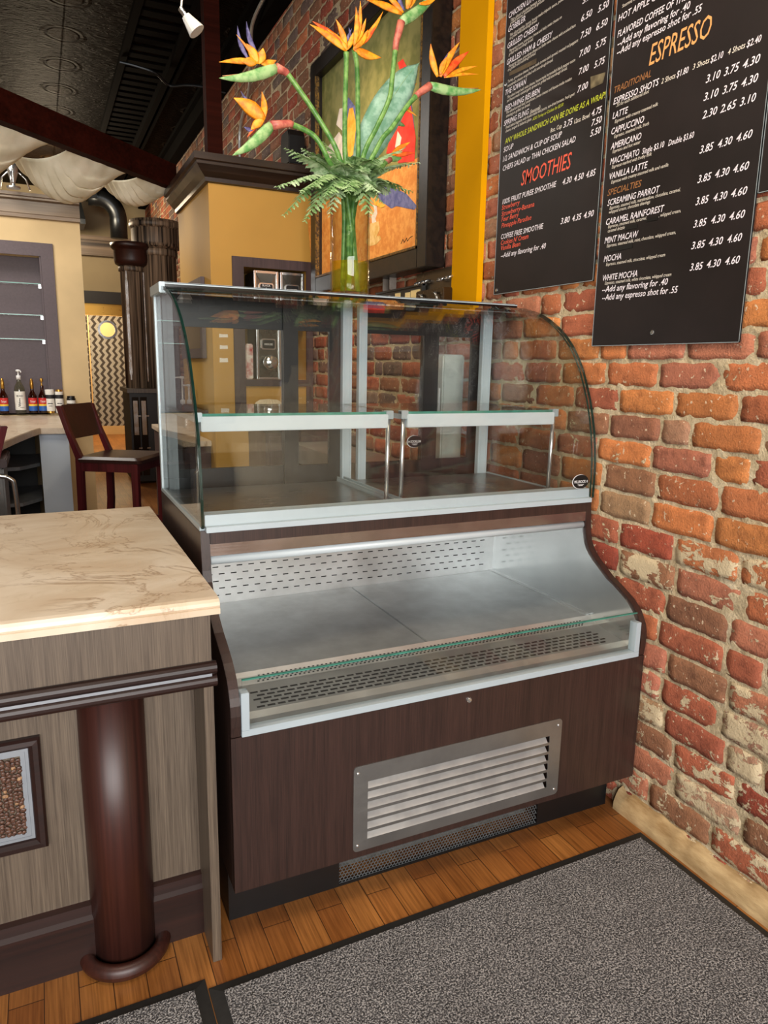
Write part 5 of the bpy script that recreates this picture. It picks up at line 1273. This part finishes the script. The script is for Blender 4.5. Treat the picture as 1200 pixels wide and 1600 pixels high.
# ============================================================ BAR BEHIND ON THE LEFT
rec = MB(); yb = 5.43
rec.box(-1.5, -.155, yb-.012, yb-.001, 2.18, 2.285).box(-.252, -.155, yb-.012, yb-.001, .885, 2.18)
nfr = thing('shelf_recess', 'plum-grey framed shelf recess in the cream wall behind the bar', 'shelf unit', (-.6, 5.43, .885))
rec.build('frame', M['plum'], nfr)
MB().box(-1.449, -.2535, yb+.155, yb+.169, .887, 2.184).box(-.265, -.2535, yb, yb+.155, .887, 2.184).box(-1.449, -.265, yb, yb+.155, .872, .886).build('lining', M['plum'], nfr)
def gshelf(z, label):
    t = thing('glass_shelf', label, 'shelf', (-.8, yb+.08, z), 'glass shelves in the plum recess')
    MB().box(-1.44, -.268, yb+.012, yb+.15, z, z+.008, 0).box(-1.44, -.268, yb+.0105, yb+.012, z, z+.008, 1).build('pane', [M['glass'], M['edge_light']], t)
    MB().box(-.285, -.2655, yb+.03, yb+.06, z-.03, z-.0005).build('bracket', M['chrome'], t)
gshelf(1.955, 'uppermost glass shelf in the plum recess'); gshelf(1.70, 'middle glass shelf in the plum recess'); gshelf(1.50, 'lowest glass shelf in the plum recess')
bb_ = thing('back_bar', 'marble-topped back bar with pale grey end panel behind the stool', 'bar counter', (-.4, 4.7, 0))
tpoly = [(.0-.160, 5.415), (-.172, 4.10), (-.345, 4.12), (-.40, 3.92), (-.47, 3.58), (-.54, 3.20), (-.575, 2.85), (-.60, 2.4), (-2.2, 2.4), (-2.2, 5.415)]
MB().prism(tpoly, 'Z', .822, .867).build('top', M['marble'], bb_, bevel=.004)
MB().box(-.360, -.168, 4.20, 4.24, 0, .821).box(-.175, -.168, 4.24, 5.41, 0, .821).build('end_panel', M['panelgrey'], bb_)
MB().box(-2.0, -.40, 5.0, 5.05, 0, .82).box(-2.0, -.37, 4.3, 5.0, 0, .05).build('carcass', M['dark'], bb_)
for z in (.30, .56): MB().prism([(-.37, 5.0), (-.37, 4.40), (-.50, 4.2), (-.9, 4.15), (-.9, 5.0)], 'Z', z, z+.025).build('shelf', plain('bar_shelf', '7d8288', .5), bb_)
st_ = thing('steel_cabinet', 'grey steel under-bar cabinet with a bent tube handle, far left', 'cabinet', (-.75, 3.0, 0))
MB().box(-1.15, -.545, 3.02, 3.45, .01, .74).build('body', metal('dull_steel', '7d7b78', .45, (4, 300, 300), .2), st_, bevel=.01)
MB().box(-1.15, -.525, 2.985, 3.46, .74, .79).build('lid', M['plum'], st_, bevel=.006)
MB().tube(bez([(-.75, 3.02, .70), (-.74, 2.985, .70), (-.58, 2.985, .70), (-.515, 2.985, .68), (-.495, 2.985, .62), (-.49, 2.985, .30), (-.51, 2.985, .24), (-.57, 2.985, .22), (-.74, 2.985, .22), (-.75, 3.02, .22)], 50), .013, 10).build('tube_handle', M['chrome'], st_, smooth=True)
# bottles along the recess
LB = dict(red=plain('label_red', 'c22a2a', .5), yellow=plain('label_yellow', 'e8c23a', .5), blue=plain('label_blue', '2a5fb0', .5), cream=plain('label_cream', 'e4e2da', .5), ink=plain('label_ink', '1c1c20', .6))
SY = glass('amber_syrup', (.45, .16, .06), .06); CLR = glass('clear_syrup', (.82, .85, .72), .06)
def lab(mb, r, z0, z1, cx, cy, m): mb.lathe([(r, z0), (r, z1)], cx, cy, 24, m, PI*.95, PI*2.05)
def torani(x, y, label, cap):
    t = thing('syrup_bottle', label, 'bottle', (x, y, .8875), 'syrup bottles on the back bar'); z = .8875
    MB().lathe([(.032, z), (.034, z+.006), (.034, z+.125), (.031, z+.150), (.016, z+.182), (.013, z+.2), (.013, z+.235)], x, y, 24).build('bottle', SY, t, smooth=True)
    l = MB(); lab(l, .0346, z+.078, z+.130, x, y, 0); lab(l, .0346, z+.062, z+.078, x, y, 1); lab(l, .0346, z+.022, z+.062, x, y, 2)
    put_text(l, 'Torani', (x, y-.0356, z+.092), (1, 0, 0), (0, 0, 1), .04, .018, .25, .01, 3, True)
    l.build('label', [LB['red'], LB['yellow'], LB['blue'], LB['cream']], t)
    if cap: MB().lathe([(.0145, z+.205), (.015, z+.25), (.010, z+.285), (.0005, z+.295)], x, y, 18).build('gold_cap', M['brass'], t, smooth=True)
    else: MB().lathe([(.014, z+.232), (.006, z+.24), (.005, z+.262), (.013, z+.268), (.013, z+.288), (.004, z+.297)], x, y, 16).build('pour_spout', M['brass'], t, smooth=True)
YB = 5.385
torani(-.395, YB, 'dark red syrup bottle with a tall gold cap, next to the pump bottle', True)
torani(-.318, YB, 'dark red syrup bottle with a pour spout, next to the white canisters', False)
torani(-.615, YB, 'dark red syrup bottle cut off by the left edge of the picture', True)
mn = thing('pump_bottle', 'clear syrup bottle with white pump and white label on the back bar', 'bottle', (-.485, YB-.03, .8675)); x, y, z = -.490, YB-.01, .8875
mn.location = (x, y, z); mn['_at'] = (x, y, z)
MB().lathe([(.038, z), (.041, z+.006), (.041, z+.20), (.036, z+.225), (.017, z+.262), (.015, z+.285)], x, y, 28).build('bottle', CLR, mn, smooth=True)
l = MB(); lab(l, .0417, z+.03, z+.185, x, y, 0); put_text(l, 'MONIN', (x, y-.0428, z+.142), (1, 0, 0), (0, 0, 1), .05, .012, 0, .01, 1, True)
for k in range(5): l.blade([(x-.02+.004*k, y-.0425, z+.06+.014*k), (x-.004, y-.0425, z+.066+.014*k), (x+.003, y-.0425, z+.075+.014*k)], [.001, .004, .0005], (0, 1, 0), .1, 1)
l.box(x-.005, x+.028, y-.0426, y-.0422, z+.05, z+.053, 1); l.build('label', [LB['cream'], LB['ink']], mn)
MB().lathe([(.018, z+.282), (.018, z+.315), (.007, z+.318), (.006, z+.345), (.017, z+.348), (.018, z+.362), (.004, z+.366)], x, y, 18).tube([(x, y, z+.356), (x+.02, y-.045, z+.352), (x+.022, y-.05, z+.340)], .005, 8).build('pump', M['white'], mn, smooth=True)
def canister(x, y, z, r, h, m, label, lidm, dark=False, flip=False, grp='canisters on the back bar'):
    t = thing('canister', label, 'canister', (x, y, z), grp)
    lo, hi = (z+.018, z+h) if flip else (z, z+h-.018)
    MB().lathe([(r-.002, lo), (r, lo+.003), (r, hi-.003), (r-.002, hi)], x, y, 28).build('body', m, t)
    a, b = (z, z+.0178) if flip else (hi+.0002, z+h)
    MB().lathe([(r-.006, a), (r-.004, a+.002), (r-.006, b)], x, y, 28).build('lid', lidm, t)
    l = MB(); lab(l, r+.0006, z+h*.62, z+h*.78, x, y, 0); l.box(x-.02, x+.02, y-r-.001, y-r-.0004, z+h*.40, z+h*.43, 0); l.box(x-.014, x+.014, y-r-.001, y-r-.0004, z+h*.30, z+h*.32, 0)
    l.build('label', LB['cream'] if dark else LB['ink'], t)
canister(-.250+.0-.012, YB, .8875, .036, .200, LB['cream'], 'white canister standing upside down, left of its pair', M['brass'], flip=True)
canister(-.186+.0-.002, YB-.0, .8875, .033, .200, LB['cream'], 'white canister with a gold lid, right of its pair', M['brass'])
canister(-.095, 5.385, .8675+.0, .036, .165, M['black'], 'black canister standing against the cream wall beside the stool back', M['black'], dark=True)
# end ledge that carries the black canister
single('end_ledge', MB().box(-.158, -.03, 5.34, 5.428, .842, .8672), M['marble'], 'short marble ledge under the black canister', 'ledge')
# bar stools
def make_stool(label):
    t = thing('bar_stool', label, 'bar stool', (0, 0, 0), 'dark cherry bar stools')
    mat = M['cherry']; H = .735; D2 = .205; Wd = .215      # +X front
    for y in (-Wd+.02, Wd-.02):
        MB().hull([(D2-.04, y-.02, 0), (D2-.005, y-.02, 0), (D2-.005, y+.02, 0), (D2-.04, y+.02, 0)], [(D2-.045, y-.02, H-.03), (D2, y-.02, H-.03), (D2, y+.02, H-.03), (D2-.045, y+.02, H-.03)]).build('leg', mat, t, bevel=.003)
        pth = [(-D2-.035, 0), (-D2+.0, H*.55), (-D2+.005, H), (-D2-.05, H+.16), (-D2-.10, H+.32)]
        m = MB(); poly = [(a, b) for a, b in pth]+[(a+(.045 if i < 3 else .032), b) for i, (a, b) in reversed(list(enumerate(pth)))]
        m.prism(poly, 'Y', y-.018, y+.018).build('leg', mat, t, bevel=.003)
        MB().box(-D2+.03, D2-.03, y-.012, y+.012, H-.085, H-.028).build('side_apron', mat, t)
        MB().box(-D2+.02, D2-.03, y-.010, y+.010, .27, .30).build('stretcher', mat, t)
    MB().box(D2-.035, D2-.01, -Wd+.04, Wd-.04, H-.085, H-.028).build('front_apron', mat, t)
    MB().box(D2-.035, D2-.01, -Wd+.04, Wd-.04, .20, .235).build('foot_rail', M['chrome'], t)
    m = MB()
    sd = rrect(-D2+.01, D2+.02, -Wd, Wd, .03)
    lo = [(x, y, H-.028) for x, y in sd]; mi = [(x*1.015, y*1.015, H-.008) for x, y in sd]; hi = [(x*.93, y*.93, H+.008) for x, y in sd]
    m.hull(lo, mi); m.f.pop(1); m.m.pop(); b = len(m.v); m.add(hi, []); n = len(sd)
    for i in range(n): m.f.append((n+i, n+(i+1) % n, b+(i+1) % n, b+i)); m.m.append(0)
    m.f.append(tuple(range(b, b+n))); m.m.append(0)
    m.build('seat', M['leather'], t, bevel=0)
    rest = MB(); R0 = [(-D2-.045+.034, H+.115), (-D2-.100+.034, H+.325), (-D2-.112+.034, H+.325), (-D2-.060+.034, H+.115)]
    rest.prism([(a-.004, b) for a, b in R0], 'Y', -Wd+.04, Wd-.04).build('backrest', M['mahogany'], t, bevel=.002)
    return t
s1 = make_stool('dark cherry bar stool with brown leather seat, beside the pale grey bar end')
s1.location = (.118, 3.48, 0); s1.rotation_euler = (0, 0, math.radians(-31))
s2 = dup(s1, (-.82, 2.05, 0), 'dark cherry bar stool mostly cut off by the left edge of the picture', rz=math.radians(-160))

# ============================================================ FAR BACK
cb_ = thing('curved_cabinet', 'striped zebrano cabinet with two round columns and tall chrome strips', 'cabinet', (.9, 7.3, 0))
big = MB().lathe([(.205, 1.05), (.205, 2.46), (.22, 2.47), (.22, 2.53), (.205, 2.54)], .93, 7.1, 48).build('round_column', M['zebra'], cb_)
sm_ = MB().lathe([(.125, 1.05), (.125, 2.28), (.14, 2.29), (.14, 2.33), (.13, 2.34)], .655, 7.05, 40).build('round_column', M['zebra'], cb_)
for o in (big, sm_):
    for p in o.data.polygons: p.use_smooth = abs(p.normal.z) < .5
cn1 = MB().lathe([(.215, 2.54), (.25, 2.56), (.26, 2.60), (.26, 2.74), (.28, 2.76), (.28, 2.80), (.27, 2.81), (.27, 2.83)], .93, 7.1, 48).build('cornice', M['zebra'], cb_)
cn2 = MB().lathe([(.14, 2.34), (.175, 2.36), (.185, 2.40), (.185, 2.50), (.215, 2.53), (.215, 2.57), (.19, 2.58)], .66, 7.05, 40).build('cornice', M['mahogany'], cb_)
for o in (cn1, cn2):
    for p in o.data.polygons: p.use_smooth = abs(p.normal.z) < .4
for x, y, z0, z1, in ((.575, 6.905, 1.14, 2.28), (.758, 6.985, 1.12, 2.42)):
    m = MB(); m.box(x-.014, x+.014, y-.01, y+.012, z0+.06, z1-.10).box(x-.008, x+.008, y-.008, y+.012, z0, z0+.06).box(x-.009, x+.009, y-.008, y+.012, z1-.10, z1-.03).box(x-.005, x+.005, y-.006, y+.01, z1-.03, z1)
    m.build('chrome_strip', M['chrome'], cb_)
MB().box(.535, 1.205, 6.80, 7.5, .03, 1.005).build('base', M['dark'], cb_)
MB().box(.51, 1.21, 6.76, 7.55, 1.005, 1.05).build('ledge', M['taupe'], cb_)
for x0 in (.555, .64):
    d = MB().box(x0, x0+.07, 6.785, 6.80, .10, .96).build('door', M['blackgloss'], cb_)
    MB().box(x0+.012, x0+.058, 6.78, 6.785, .55, .92).build('glass_insert', M['chrome'], d)
    for z in (.75, .40): MB().box(x0+.05, x0+.085, 6.765, 6.775, z, z+.012).build('pull', M['chrome'], d)
du = thing('exhaust_duct', 'black round exhaust duct elbow above the far cornice', 'duct', (.6, 9.0, 2.9))
pts = [(.40, 9.2, 3.44), (.52, 9.2, 3.44)]+[(.52+.24*math.sin(a), 9.2, 3.20+.24*math.cos(a)) for a in [PI/2*i/8 for i in range(1, 9)]]+[(.76, 9.2, 2.95)]
MB().tube(pts, .11, 20).build('elbow', M['galv'], du, smooth=True)
MB().box(.38, .5, 9.05, 9.35, 3.40, 3.66).build('flue', M['galv'], du)
hd = MB().hull([(.02, 9.0, 3.12), (.34, 9.0, 3.12), (.34, 9.5, 3.12), (.02, 9.5, 3.12)], [(.08, 9.1, 3.38), (.30, 9.1, 3.38), (.30, 9.4, 3.38), (.08, 9.4, 3.38)])
hd.box(.02, .34, 9.0, 9.5, 3.06, 3.12).box(.16, .20, 9.2, 9.24, 3.38, 3.66)
single('vent_hood', hd, M['galv'], 'dark sloped vent hood beside the exhaust duct', 'hood')
pv = thing('pump_jug', 'round glass jug with white pumps seen through the left glass of the case', 'jug', (.50, 3.62, .0))
x, y, z = .532, 3.40, .8665
pv.location = (x, y, z); pv['_at'] = (x, y, z)
MB().lathe([(.055, z), (.062, z+.01), (.064, z+.06), (.058, z+.12), (.045, z+.16), (.035, z+.18), (.035, z+.20)], x, y, 32).build('jug', glass('smoky_jug', (.72, .66, .56), .08), pv, smooth=True)
for dx, h in ((-.02, .36), (.022, .31)):
    MB().lathe([(.016, z+.20), (.016, z+.225), (.006, z+.23), (.006, z+h), (.014, z+h+.004), (.014, z+h+.018)], x+dx, y, 14).tube([(x+dx, y, z+h+.012), (x+dx-.05, y-.02, z+h+.01)], .005, 8).build('pump', M['white'], pv, smooth=True)
sc_ = thing('side_counter', 'marble side counter with dark base, seen through the left glass of the case', 'counter', (.45, 3.4, 0))
MB().box(.425, .598, 2.95, 4.3, .832, .866).build('top', M['marble'], sc_, bevel=.003)
MB().box(.44, .598, 2.98, 4.28, 0, .832).build('base', M['plumbrown'], sc_)
MB().tube(bez([(.56, 2.98, .66), (.56, 2.95, .66), (.47, 2.95, .655), (.455, 2.95, .62), (.455, 2.95, .25)], 20), .010, 8).build('tube_handle', M['chrome'], sc_, smooth=True)

for o in S.objects:
    if '_at' in o: del o['_at']
